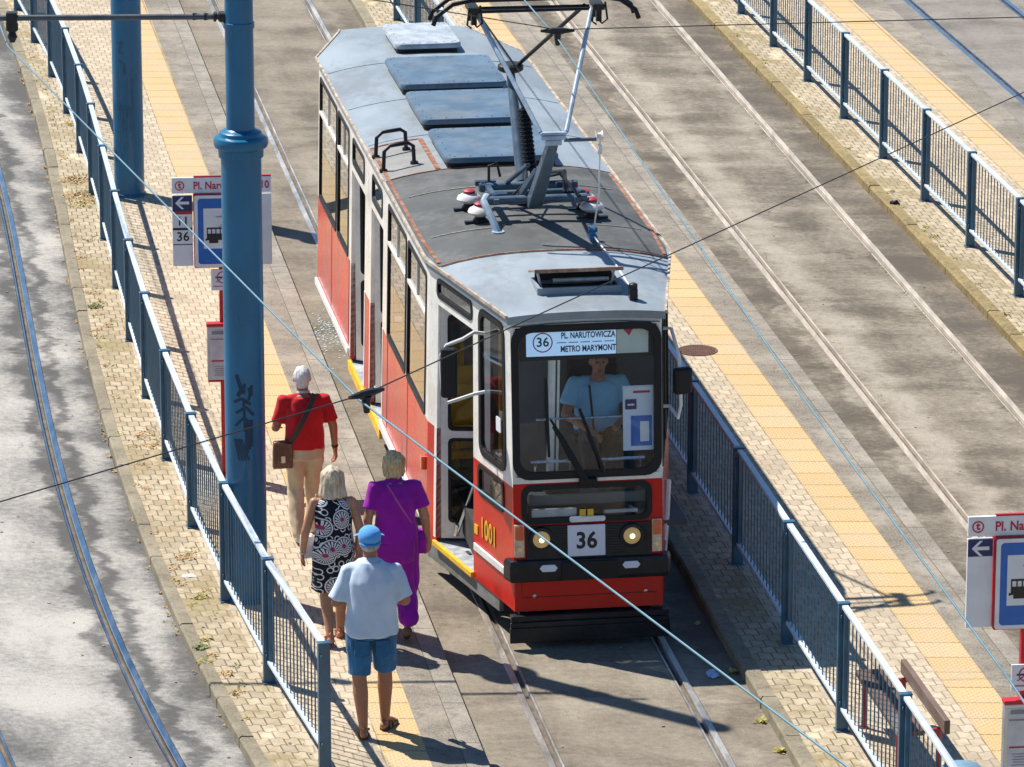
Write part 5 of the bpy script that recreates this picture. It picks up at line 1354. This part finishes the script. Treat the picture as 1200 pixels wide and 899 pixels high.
bl = Blob(); bl.ell(hh + up * .03 * k - f * .018 * k, (.096 * k, .110 * k, .108 * k), rot)
for q in range(11):
    a = -1.75 + 3.5 * q / 10; dv = (-f * math.cos(a) + sd * math.sin(a)); bl.seg(hh + dv * .072 * k + up * .05 * k, hh + dv * (.108 + .012 * math.sin(q * 5)) * k - up * (.150 + .02 * math.sin(q * 3.1)) * k, .040 * k, .026 * k, 8)
bl.build('hair', blond, r2, .008, 2, .012, 22, .25)
mb = MB(); wv_ = J['wrL']; mb.lathe([(.032, -.006), (.035, 0), (.032, .006)], wv_ + (J['elL'] - wv_) * .06, (J['elL'] - wv_), 14); mb.build('bracelet', m_chr, r2, smooth=True)
m_flip = pmat('coral sandal', (.42, .13, .07), .6, 0, .1, 9)
for s in 'LR': sandal(J, s, k, m_flip, m_flip, r2)
def bag(name, label, root_loc, pts_strap, w_, center, size, mat, matb, flap=True):
    r_ = empty(name, root_loc[0], root_loc[1], label, 'bag')
    mb = MB()
    for a_, b_, n_ in pts_strap: mb.bar(a_, b_, w_, .006, up=n_)
    mb.build('strap', matb, r_)
    if center:
        bl = Blob(); c = Vector(center); sx_, sy_, sz_ = size; bl.loft([(c.x, c.y, c.z - sz_ / 2, sx_ / 2, sy_ / 2, 5), (c.x, c.y, c.z + sz_ * .1, sx_ / 2 * 1.03, sy_ / 2 * 1.1, 5), (c.x, c.y, c.z + sz_ / 2, sx_ / 2 * .94, sy_ / 2 * .8, 4)]); bl.build('bag_body', mat, r_, .008, 3, .006, 14)
        if flap:
            mb = MB(); mb.box((c.x, c.y - sy_ / 2 - .006, c.z + sz_ * .16), (sx_ * .94, .014, sz_ * .62)); fl_ = mb.build('flap', mat, r_, bevel=.006)
            mb = MB(); mb.box((c.x, c.y - sy_ / 2 - .017, c.z - sz_ * .12), (sx_ * .2, .008, sz_ * .25)); mb.build('buckle', m_chr, fl_)
    return r_
def back_strap(J, k, a, c, depth, w_, extra=0.0, n=8):
    # from shoulder point a across the back to hip point c
    out = []; a, c = Vector(a), Vector(c); pr = None
    for q in range(n + 1):
        t = q / n; p = a.lerp(c, t); p.y = lerp(a.y, c.y, t) - depth * math.sin(PI * min(1, t * .9 + .1)); 
        if pr is not None: out.append((pr, p, Vector((0, -1, 0))))
        pr = p
    return out
hp = J['hipL']
bag('handbag', 'small white bag hanging at the left hip of the woman in the patterned dress', ((-1.57, 41.13, ZP), .14), [((-.15 * k, .10, 1.45 * k), (-.235 * k, .16, 1.0 * k), Vector((-1, 0, 0)))], .012, (-.235 * k, .15, .93 * k), (.12, .13, .2), pmat('white bag', (.74, .72, .72), .5, 0, .06, 9), m_wht, False)

# --- 3: woman in purple
m3 = dict(skin=sk_b, eye=M_eye, lip=M_lip, shod=True)
ps = base_pose(head=(-.005, .05, 1.61), elL=(-.25, -.04, 1.13), wrL=(-.23, .12, .95), elR=(.265, -.02, 1.13), wrR=(.30, .05, .88), palmR=(-.6, .6, 0), curl=.8,
               knL=(-.09, .16, .52), anL=(-.09, .20, .085), toL=(-.1, .35, .03), knR=(.10, .05, .50), anR=(.085, -.20, .17), toR=(.09, -.09, .05))
r3, J, (f, sd, up, rot, k, b) = person('woman in purple blouse and wide purple trousers, walking nearest the tram door', (-1.03, 41.30, ZP), .13, 1.72, ps, m3, 1.06)
c_pur = clothmat('purple cloth', (.29, .008, .32), .18)
bl = Blob(); bl.loft(tors_secs(J, k, b, [(-.05, .195, .155), (.2, .18, .145), (.45, .165, .138), (.7, .172, .14), (.9, .170, .13), (1.05, .150, .11), (1.17, .10, .09)])); sleeve(bl, J, k, b, .68, .055, .074)
bl.seg(J['chest'] + Vector((0, .01, .07)), J['chest'] + Vector((0, .012, .115 * k)), .075 * k, .068 * k)
bl.build('blouse', c_pur, r3, .010, 3, .020, 8)
bl = Blob(); P_ = J['pelvis']; bl.loft([(P_.x, P_.y + .03, P_.z - .22 * k, .20 * k, .165 * k), (P_.x, P_.y, P_.z - .05 * k, .205 * k, .165 * k), (P_.x, P_.y, P_.z + .12 * k, .178 * k, .14 * k)])
for s in 'LR': bl.seg(J['hip' + s], J['kn' + s], .115 * k, .108 * k); bl.seg(J['kn' + s], J['kn' + s].lerp(J['an' + s], .80), .108 * k, .100 * k); bl.seg(J['kn' + s].lerp(J['an' + s], .80), J['an' + s] + Vector((0, 0, .03)), .09 * k, .05 * k)
bl.build('trousers', c_pur, r3, .010, 3, .024, 9, .22)
hh = J['head']; bl = Blob(); bl.ell(hh + up * .035 * k - f * .015 * k, (.092 * k, .108 * k, .100 * k), rot)
for q in range(9): a = -1.6 + 3.2 * q / 8; dv = (-f * math.cos(a) + sd * math.sin(a)); bl.seg(hh + dv * .075 * k + up * .05 * k, hh + dv * .080 * k - up * (.085 + .01 * math.sin(q * 4)) * k, .034 * k, .022 * k, 8)
bl.build('hair', hairmat('sandy hair', (.34, .22, .10), (.70, .53, .30)), r3, .008, 2, .014, 20, .6)
m_shoe = pmat('brown shoe', (.15, .075, .045), .6, 0, .2, 9)
for s in 'LR': shoe(J, s, k, m_shoe, r3)
bag('handbag', 'thin strapped purple bag worn across the back of the woman in purple', ((-1.03, 41.30, ZP), .13), back_strap(J, k, (-.08 * k, -.06, 1.47 * k), (.19 * k, -.03, 1.02 * k), .135 * k, .01), .012, (.235 * k, .06, .88 * k), (.09, .16, .20), c_pur, pmat('mauve strap', (.38, .10, .28), .5, 0, .1, 9), False)

# --- 4: man in red T-shirt
m4 = dict(skin=sk_a, eye=M_eye, lip=M_lip, shod=True)
ps = base_pose(head=(-.01, .045, 1.615), elL=(-.275, -.02, 1.15), wrL=(-.225, .2, 1.13), shL=(-.2, 0, 1.42), shR=(.2, 0, 1.42), elR=(.285, -.0, 1.14), wrR=(.305, .06, .90), palmL=(1, 0, -.2), palmR=(-.8, -.3, 0), curl=.9,
               knL=(-.09, .02, .50), anL=(-.075, -.16, .11), toL=(-.08, -.02, .035), knR=(.09, .14, .51), anR=(.09, .22, .085), toR=(.10, .37, .04))
r4, J, (f, sd, up, rot, k, b) = person('white-haired man in red T-shirt and beige trousers, walking ahead of the group', (-1.95, 44.15, ZP), .12, 1.69, ps, m4, 1.06)
c_redt = clothmat('red jersey', (.52, .012, .018), .1); c_bei = clothmat('beige cotton', (.60, .47, .31), .1)
bl = Blob(); bl.loft(tors_secs(J, k, b, [(-.02, .180, .145), (.2, .178, .145), (.45, .172, .14), (.7, .172, .14), (.9, .172, .135), (1.05, .152, .11), (1.17, .10, .09)])); sleeve(bl, J, k, b, .80, .055, .066)
bl.build('t_shirt', c_redt, r4, .010, 3, .016, 8)
bl = Blob(); P_ = J['pelvis']; bl.loft([(P_.x, P_.y, P_.z - .12 * k, .175 * k, .14 * k), (P_.x, P_.y, P_.z + .07 * k, .170 * k, .135 * k)])
for s in 'LR': bl.seg(J['hip' + s], J['kn' + s], .105 * k, .078 * k); bl.seg(J['kn' + s], J['an' + s] + Vector((0, 0, .0)), .078 * k, .066 * k)
bl.build('trousers', c_bei, r4, .010, 3, .018, 9)
hh = J['head']; bl = Blob(); bl.ell(hh + up * .030 * k - f * .012 * k, (.086 * k, .102 * k, .100 * k), rot); bl.ell(hh - up * .03 * k - f * .045 * k, (.068 * k, .055 * k, .06 * k), rot)
bl.build('hair', hairmat('white hair', (.52, .50, .48), (.80, .79, .78)), r4, .008, 2, .010, 20, .6)
mb = MB(); nk = J['chest'] + Vector((0, .012, .095 * k)); mb.lathe([(.066 * k, 0), (.064 * k, .02), (.06 * k, .024)], nk, (0, .25, 1), 18); mb.build('collar', pmat('pale collar', (.6, .55, .55), .8, 0, .1, 9), r4, smooth=True)
mb = MB(); wr = J['wrR']; ax_ = (J['elR'] - wr).normalized(); mb.lathe([(.030, -.012), (.034, -.008), (.034, .008), (.030, .012)], wr + ax_ * .03, ax_, 14); mb.build('watch', m_blk, r4)
for s in 'LR': shoe(J, s, k, pmat('white shoe', (.66, .62, .58), .6, 0, .1, 9) if 'white shoe' not in MATS else MATS['white shoe'], r4)
m_bag = pmat('brown leather', (.13, .05, .028), .42, 0, .3, 9, dirt=(.25, .12, .07), dirt_amt=.5)
bag('shoulder_bag', 'brown leather bag with dark strap across the back of the man in red', ((-1.95, 44.15, ZP), .12), back_strap(J, k, (.10 * k, -.07, 1.50 * k), (-.16 * k, -.10, .98 * k), .10 * k, .01), .05, (-.215 * k, -.07, .89 * k), (.19, .10, .26), m_bag, pmat('dark strap', (.03, .025, .025), .6, 0, .2, 9))

# --- 5: driver, seated behind the windscreen
m5 = dict(skin=sk_c, eye=M_eye, lip=M_lip, shod=True)
ps = base_pose(pelvis=(0, -.02, .95), chest=(0, .0, 1.36), head=(0, .06, 1.60), shL=(-.2, 0, 1.40), shR=(.2, 0, 1.40), elL=(-.30, .06, 1.16), wrL=(-.16, .30, 1.12), elR=(.30, .10, 1.14), wrR=(.12, .36, 1.05), palmL=(0, 0, -1), palmR=(0, 0, -1),
               hipL=(-.1, .02, .92), hipR=(.1, .02, .92), knL=(-.15, .46, .95), knR=(.15, .46, .95), anL=(-.14, .52, .52), anR=(.14, .52, .52), toL=(-.15, .66, .46), toR=(.15, .66, .46))
cs, sn = math.cos(TRZ), math.sin(TRZ); dx_, dy_ = .30, 1.38
r5, J, (f, sd, up, rot, k, b) = person('tram driver in light blue shirt, seated behind the windscreen', (.685 + cs * dx_ - sn * dy_, 41.40 + sn * dx_ + cs * dy_, .60), TRZ + PI, 1.78, ps, m5, 1.12)
c_drv = clothmat('driver shirt', (.34, .68, 1.0), .08)
bl = Blob(); bl.loft(tors_secs(J, k, b, [(-.05, .19, .155), (.3, .182, .15), (.6, .182, .145), (.85, .180, .138), (1.05, .160, .115), (1.16, .1, .09)])); sleeve(bl, J, k, b, .7, .064, .07)
bl.build('shirt', c_drv, r5, .011, 4, .012, 8)
bl = Blob(); P_ = J['pelvis']; bl.loft([(P_.x, P_.y, P_.z - .12 * k, .175 * k, .14 * k), (P_.x, P_.y, P_.z + .07 * k, .175 * k, .14 * k)])
for s in 'LR': bl.seg(J['hip' + s], J['kn' + s], .105 * k, .08 * k); bl.seg(J['kn' + s], J['an' + s], .08 * k, .065 * k)
bl.build('trousers', clothmat('dark trousers', (.05, .05, .06)), r5, .011, 3, .01, 9)
bl = Blob(); hh = J['head']; bl.ell(hh + up * .035 * k - f * .018 * k, (.084 * k, .098 * k, .095 * k), rot); bl.build('hair', hairmat('dark grey hair', (.08, .075, .07), (.22, .21, .2)), r5, .009, 2)
for s in 'LR': shoe(J, s, k, m_blk, r5)
mb = MB(); mb.bar((.10 * k, .17 * k, 1.42 * k), (.06 * k, .185 * k, 1.0 * k), .02, .008, up=(0, 1, 0)); mb.build('lanyard', m_dark, r5)

# ------------------------------------------------------------------ street furniture and small things
m_bred = pmat('bench red', (.36, .02, .03), .4, 0, .15, 8); m_wood = pmat('bench plank', (.12, .075, .058), .75, 0, .3, 5, bump=.4, stretch=(1, .12, 1), dirt=(.25, .22, .20), dirt_amt=.6)
bench = empty('bench', (3.22, 38.35, ZP), .155, 'bench with dark wooden planks on red steel legs behind the middle railing', 'bench')
for x, w_ in ((-.16, .11), (-.04, .11)):
    mb = MB(); mb.box((x, 0, .44), (w_, 1.55, .045)); mb.build('seat', m_wood, bench, bevel=.006)
mb = MB(); mb.box((.205, .02, .47), (.05, 1.55, .12)); mb.build('backrest', m_wood, bench, bevel=.006)
for y in (-.62, .62):
    for x in (-.17, .17): 
        mb = MB(); mb.tube([(x, y, 0), (x, y, .42)], .02, 10); mb.lathe([(.045, 0), (.045, .01)], (x, y, 0), n=12); mb.build('leg', m_bred, bench)
    mb = MB(); mb.bar((-.2, y, .405), (.20, y, .405), .035, .03); mb.build('crossbar', m_bred, bench)
bn = empty('litter_bin', (3.47, 35.62, ZP), .15, 'blue steel litter bin with a domed lid at the bottom edge', 'litter bin')
mb = MB(); mb.lathe([(.155, 0), (.17, .02), (.17, .62), (.175, .63), (.175, .66)], n=30); mb.build('bin_body', M_fence, bn, smooth=True)
mb = MB(); mb.lathe([(.168, .0), (.19, .01), (.185, .04), (.14, .085), (.07, .105), (.001, .112)], (0, 0, .80), n=30)
for a in (0, 1, 2, 3): mb.bar((math.cos(a * PI / 2) * .16, math.sin(a * PI / 2) * .16, .62), (math.cos(a * PI / 2) * .16, math.sin(a * PI / 2) * .16, .82), .03, .01)
mb.build('lid', pmat('bin lid', (.16, .28, .37), .45, 0, .15, 6), bn, smooth=True)
mc = empty('manhole_cover', (1.99, 50.78, ZP + .004), 0, 'round reddish-brown cast iron cover beside the yellow slabs', 'manhole cover')
m_iron = pmat('rusty iron', (.16, .085, .06), .7, .3, .25, 14)
mb = MB(); mb.lathe([(.215, -.02), (.215, .006), (.195, .008), (.19, .002), (.001, .002)], n=40); mb.build('frame', m_iron, mc, smooth=True)
mb = MB()
for i in range(-7, 8):
    for j in range(-7, 8):
        x, y = i * .025, j * .025
        if x * x + y * y < .183 ** 2: mb.box((x, y, .0065), (.016, .016, .007))
mb.build('lid', m_iron, mc)

def leaf_mat(n, c): return pmat(n, c, .7, 0, .3, 20)
m_weed = leaf_mat('weed green', (.15, .165, .04)); m_weedy = leaf_mat('weed yellow', (.34, .29, .06)); m_dry = leaf_mat('dry moss', (.44, .28, .11))
def tuft(mb, c, r, n, h):
    for _ in range(n):
        a = random.random() * 2 * PI; q = r * math.sqrt(random.random()); p = Vector(c) + Vector((q * math.cos(a), q * math.sin(a) * 1.3, 0))
        L = random.uniform(.02, .06) * h; t = random.random() * 2 * PI; d = Vector((math.cos(t), math.sin(t), random.uniform(.05, .75))).normalized() * L; s = d.cross(Vector((0, 0, 1))).normalized() * L * .3
        mb.quad(p, p + d * .5 + s, p + d, p + d * .5 - s)
spots = [(-5.68, 62.3, .09, 70, 1.5, 0), (-5.62, 61.7, .10, 70, 1.4, 1), (-5.35, 58.6, .12, 120, 1.2, 2), (-5.25, 57.7, .15, 160, 1.3, 2), (-5.02, 57.4, .14, 90, 1., 2), (-5.18, 57.3, .1, 60, 1.2, 1), (-4.95, 55.6, .05, 30, 1., 2), (-4.62, 52.6, .05, 40, 1.4, 0), (-4.68, 53.2, .05, 30, 1, 2), (-4.42, 51.8, .05, 30, 1, 2), (-3.72, 47.6, .08, 60, 1., 2), (-3.62, 47.2, .06, 40, 1., 2), (-3.05, 43.6, .08, 70, 1., 2), (-2.83, 42.4, .05, 40, 1.2, 1), (-2.75, 41.0, .05, 50, 1.2, 0), (-2.7, 40.6, .04, 40, 1.2, 1), (-2.46, 40.3, .05, 40, 1., 2), (-2.37, 39.8, .05, 40, 1., 2)]
grp = [MB(), MB(), MB()]
for x, y, r_, n_, h_, m_ in spots: tuft(grp[m_], (x, y, ZP + .002), r_ * 1.35, int(n_ * 1.1), h_ * .75); tuft(grp[(m_ + 1) % 3], (x + .05, y + .2, ZP + .002), r_ * .9, int(n_ * .4), h_ * .6)
for k_ in range(45):
    Y = random.uniform(39, 66); tuft(grp[random.choice((1, 2, 2))], (LK1(Y) + random.uniform(0, .12), Y, ZP + .002), .05, 16, .7)
for k_ in range(30):
    Y = random.uniform(50, 68); tuft(grp[1], (RK1(Y) + random.uniform(0, .08), Y, ZP + .002), .04, 14, .7)
for k_ in range(60):
    Y = random.uniform(39, 66); tuft(grp[2], (LK0(Y) - .01, Y, .002), .03, 8, .8)
for k_ in range(40):
    Y = random.uniform(46, 68); tuft(grp[0], (RR(Y) - .11, Y, .002), .03, 9, .4); tuft(grp[1], (RL(Y) + .11, Y + .4, .002), .03, 5, .4)
for mb, m_, nm, lb in zip(grp, (m_weed, m_weedy, m_dry), ('weeds', 'weeds', 'dry_moss'), ('green weeds sprouting along the kerb joints', 'yellow-green weeds along kerbs and rails', 'dry brown moss among the setts by the left kerb')):
    tag(mb.build(nm, m_, recalc=False), lb, 'weeds', None, 'stuff')
for x, y, lb in ((1.945, 40.62, 'yellow-green weed at the foot of the kerb beside the tram shadow'), (2.11, 39.35, 'yellow-green weed at the kerb foot, middle of three'), (2.235, 38.62, 'yellow-green weed at the kerb foot nearest the bottom edge')):
    mb = MB(); tuft(mb, (x, y, .004), .04, 34, 1.1); tag(mb.build('weed', m_weedy, recalc=False), lb, 'weed', 'weeds at the kerb foot')
# litter
m_lit = pmat('wrapper', (.25, .42, .70), .4, 0, .5, 60, dirt=(.8, .8, .85), dirt_amt=1.); m_leafd = pmat('fallen leaf', (.40, .33, .10), .7, 0, .3, 20); m_paperw = pmat('white paper', (.72, .71, .68), .7, 0, .1, 20)
def crumple(loc, r_, flat, mat, name, label, cat):
    bm = bmesh.new(); bmesh.ops.create_icosphere(bm, subdivisions=2, radius=1)
    sd_ = random.random() * 50
    for v in bm.verts:
        q = 1 + .55 * mnoise.noise(v.co * 1.9 + Vector((sd_, 0, 0))); v.co = Vector((v.co.x * r_[0] * q, v.co.y * r_[1] * q, max(-.1, v.co.z) * flat * q + flat * .1))
    me = bpy.data.meshes.new(name); bm.to_mesh(me); bm.free(); me.materials.append(mat)
    o = bpy.data.objects.new(name, me); COL.objects.link(o); o.location = loc; tag(o, label, cat); return o
crumple((1.75, 40.54, .006), (.06, .09, ), .03, m_lit, 'crumpled_wrapper', 'crumpled blue and white wrapper in the tram shadow by the rail', 'litter')
crumple((1.67, 41.95, .004), (.03, .05), .012, m_leafd, 'fallen_leaf', 'yellowish leaf lying in the tram shadow below the kerb', 'leaf')
crumple((-2.98, 43.02, ZP + .003), (.07, .05), .012, m_paperw, 'paper_scrap', 'white paper scrap on the left kerb setts', 'litter')
crumple((-2.58, 41.25, .003), (.035, .05), .015, m_paperw, 'paper_scrap', 'white paper scrap on the asphalt below the left kerb', 'litter')
crumple((4.60, 57.35, ZP + .003), (.05, .05), .05, m_rub, 'dark_lump', 'small dark lump on the mossy setts beside the right railing', 'litter')
mb = MB(); rnd = random.Random(3)
for _ in range(330):
    x, y = rnd.gauss(-2.02, .13), rnd.gauss(51.9, .5); s = rnd.uniform(.006, .02); t = rnd.random() * 6.28
    P3 = [Vector((x + s * math.cos(t + a), y + s * math.sin(t + a), .004 + rnd.uniform(0, .006))) for a in (0, 2.1, 4.1)]
    if LE(y) + .01 < x < TL(y) - .06: mb.quad(*P3)
tag(mb.build('broken_glass', pmat('glass crumbs', (.60, .72, .78), .1, 0, .2, 40), recalc=False), 'pale scatter of broken glass on the asphalt left of the tram', 'broken glass', None, 'stuff')
mb = MB()
for _ in range(260):
    Y = rnd.uniform(38, 66); f_, a_, b_, z_ = rnd.choice([(LTR, -.8, .5, .003), (TL, -.4, 1.5, .003), (RL, -.4, 1.9, .003), (LK1, 0, .5, ZP + .003)])
    x = f_(Y) + rnd.uniform(a_, b_); s = rnd.uniform(.006, .02); t = rnd.random() * 6.28
    if any(abs(x - q(Y)) < .12 for q in (LTR, TL, TR, RL, RR)) : continue
    mb.quad(*[Vector((x + s * math.cos(t + a), y_ + s * math.sin(t + a), z_ + rnd.uniform(0, .01))) for a, y_ in ((0, Y), (1.7, Y), (3.2, Y), (4.6, Y))])
tag(mb.build('debris', pmat('debris', (.30, .24, .17), .9, 0, .5, 30), recalc=False), 'small stones and dry leaves scattered on tracks and setts', 'debris', None, 'stuff')
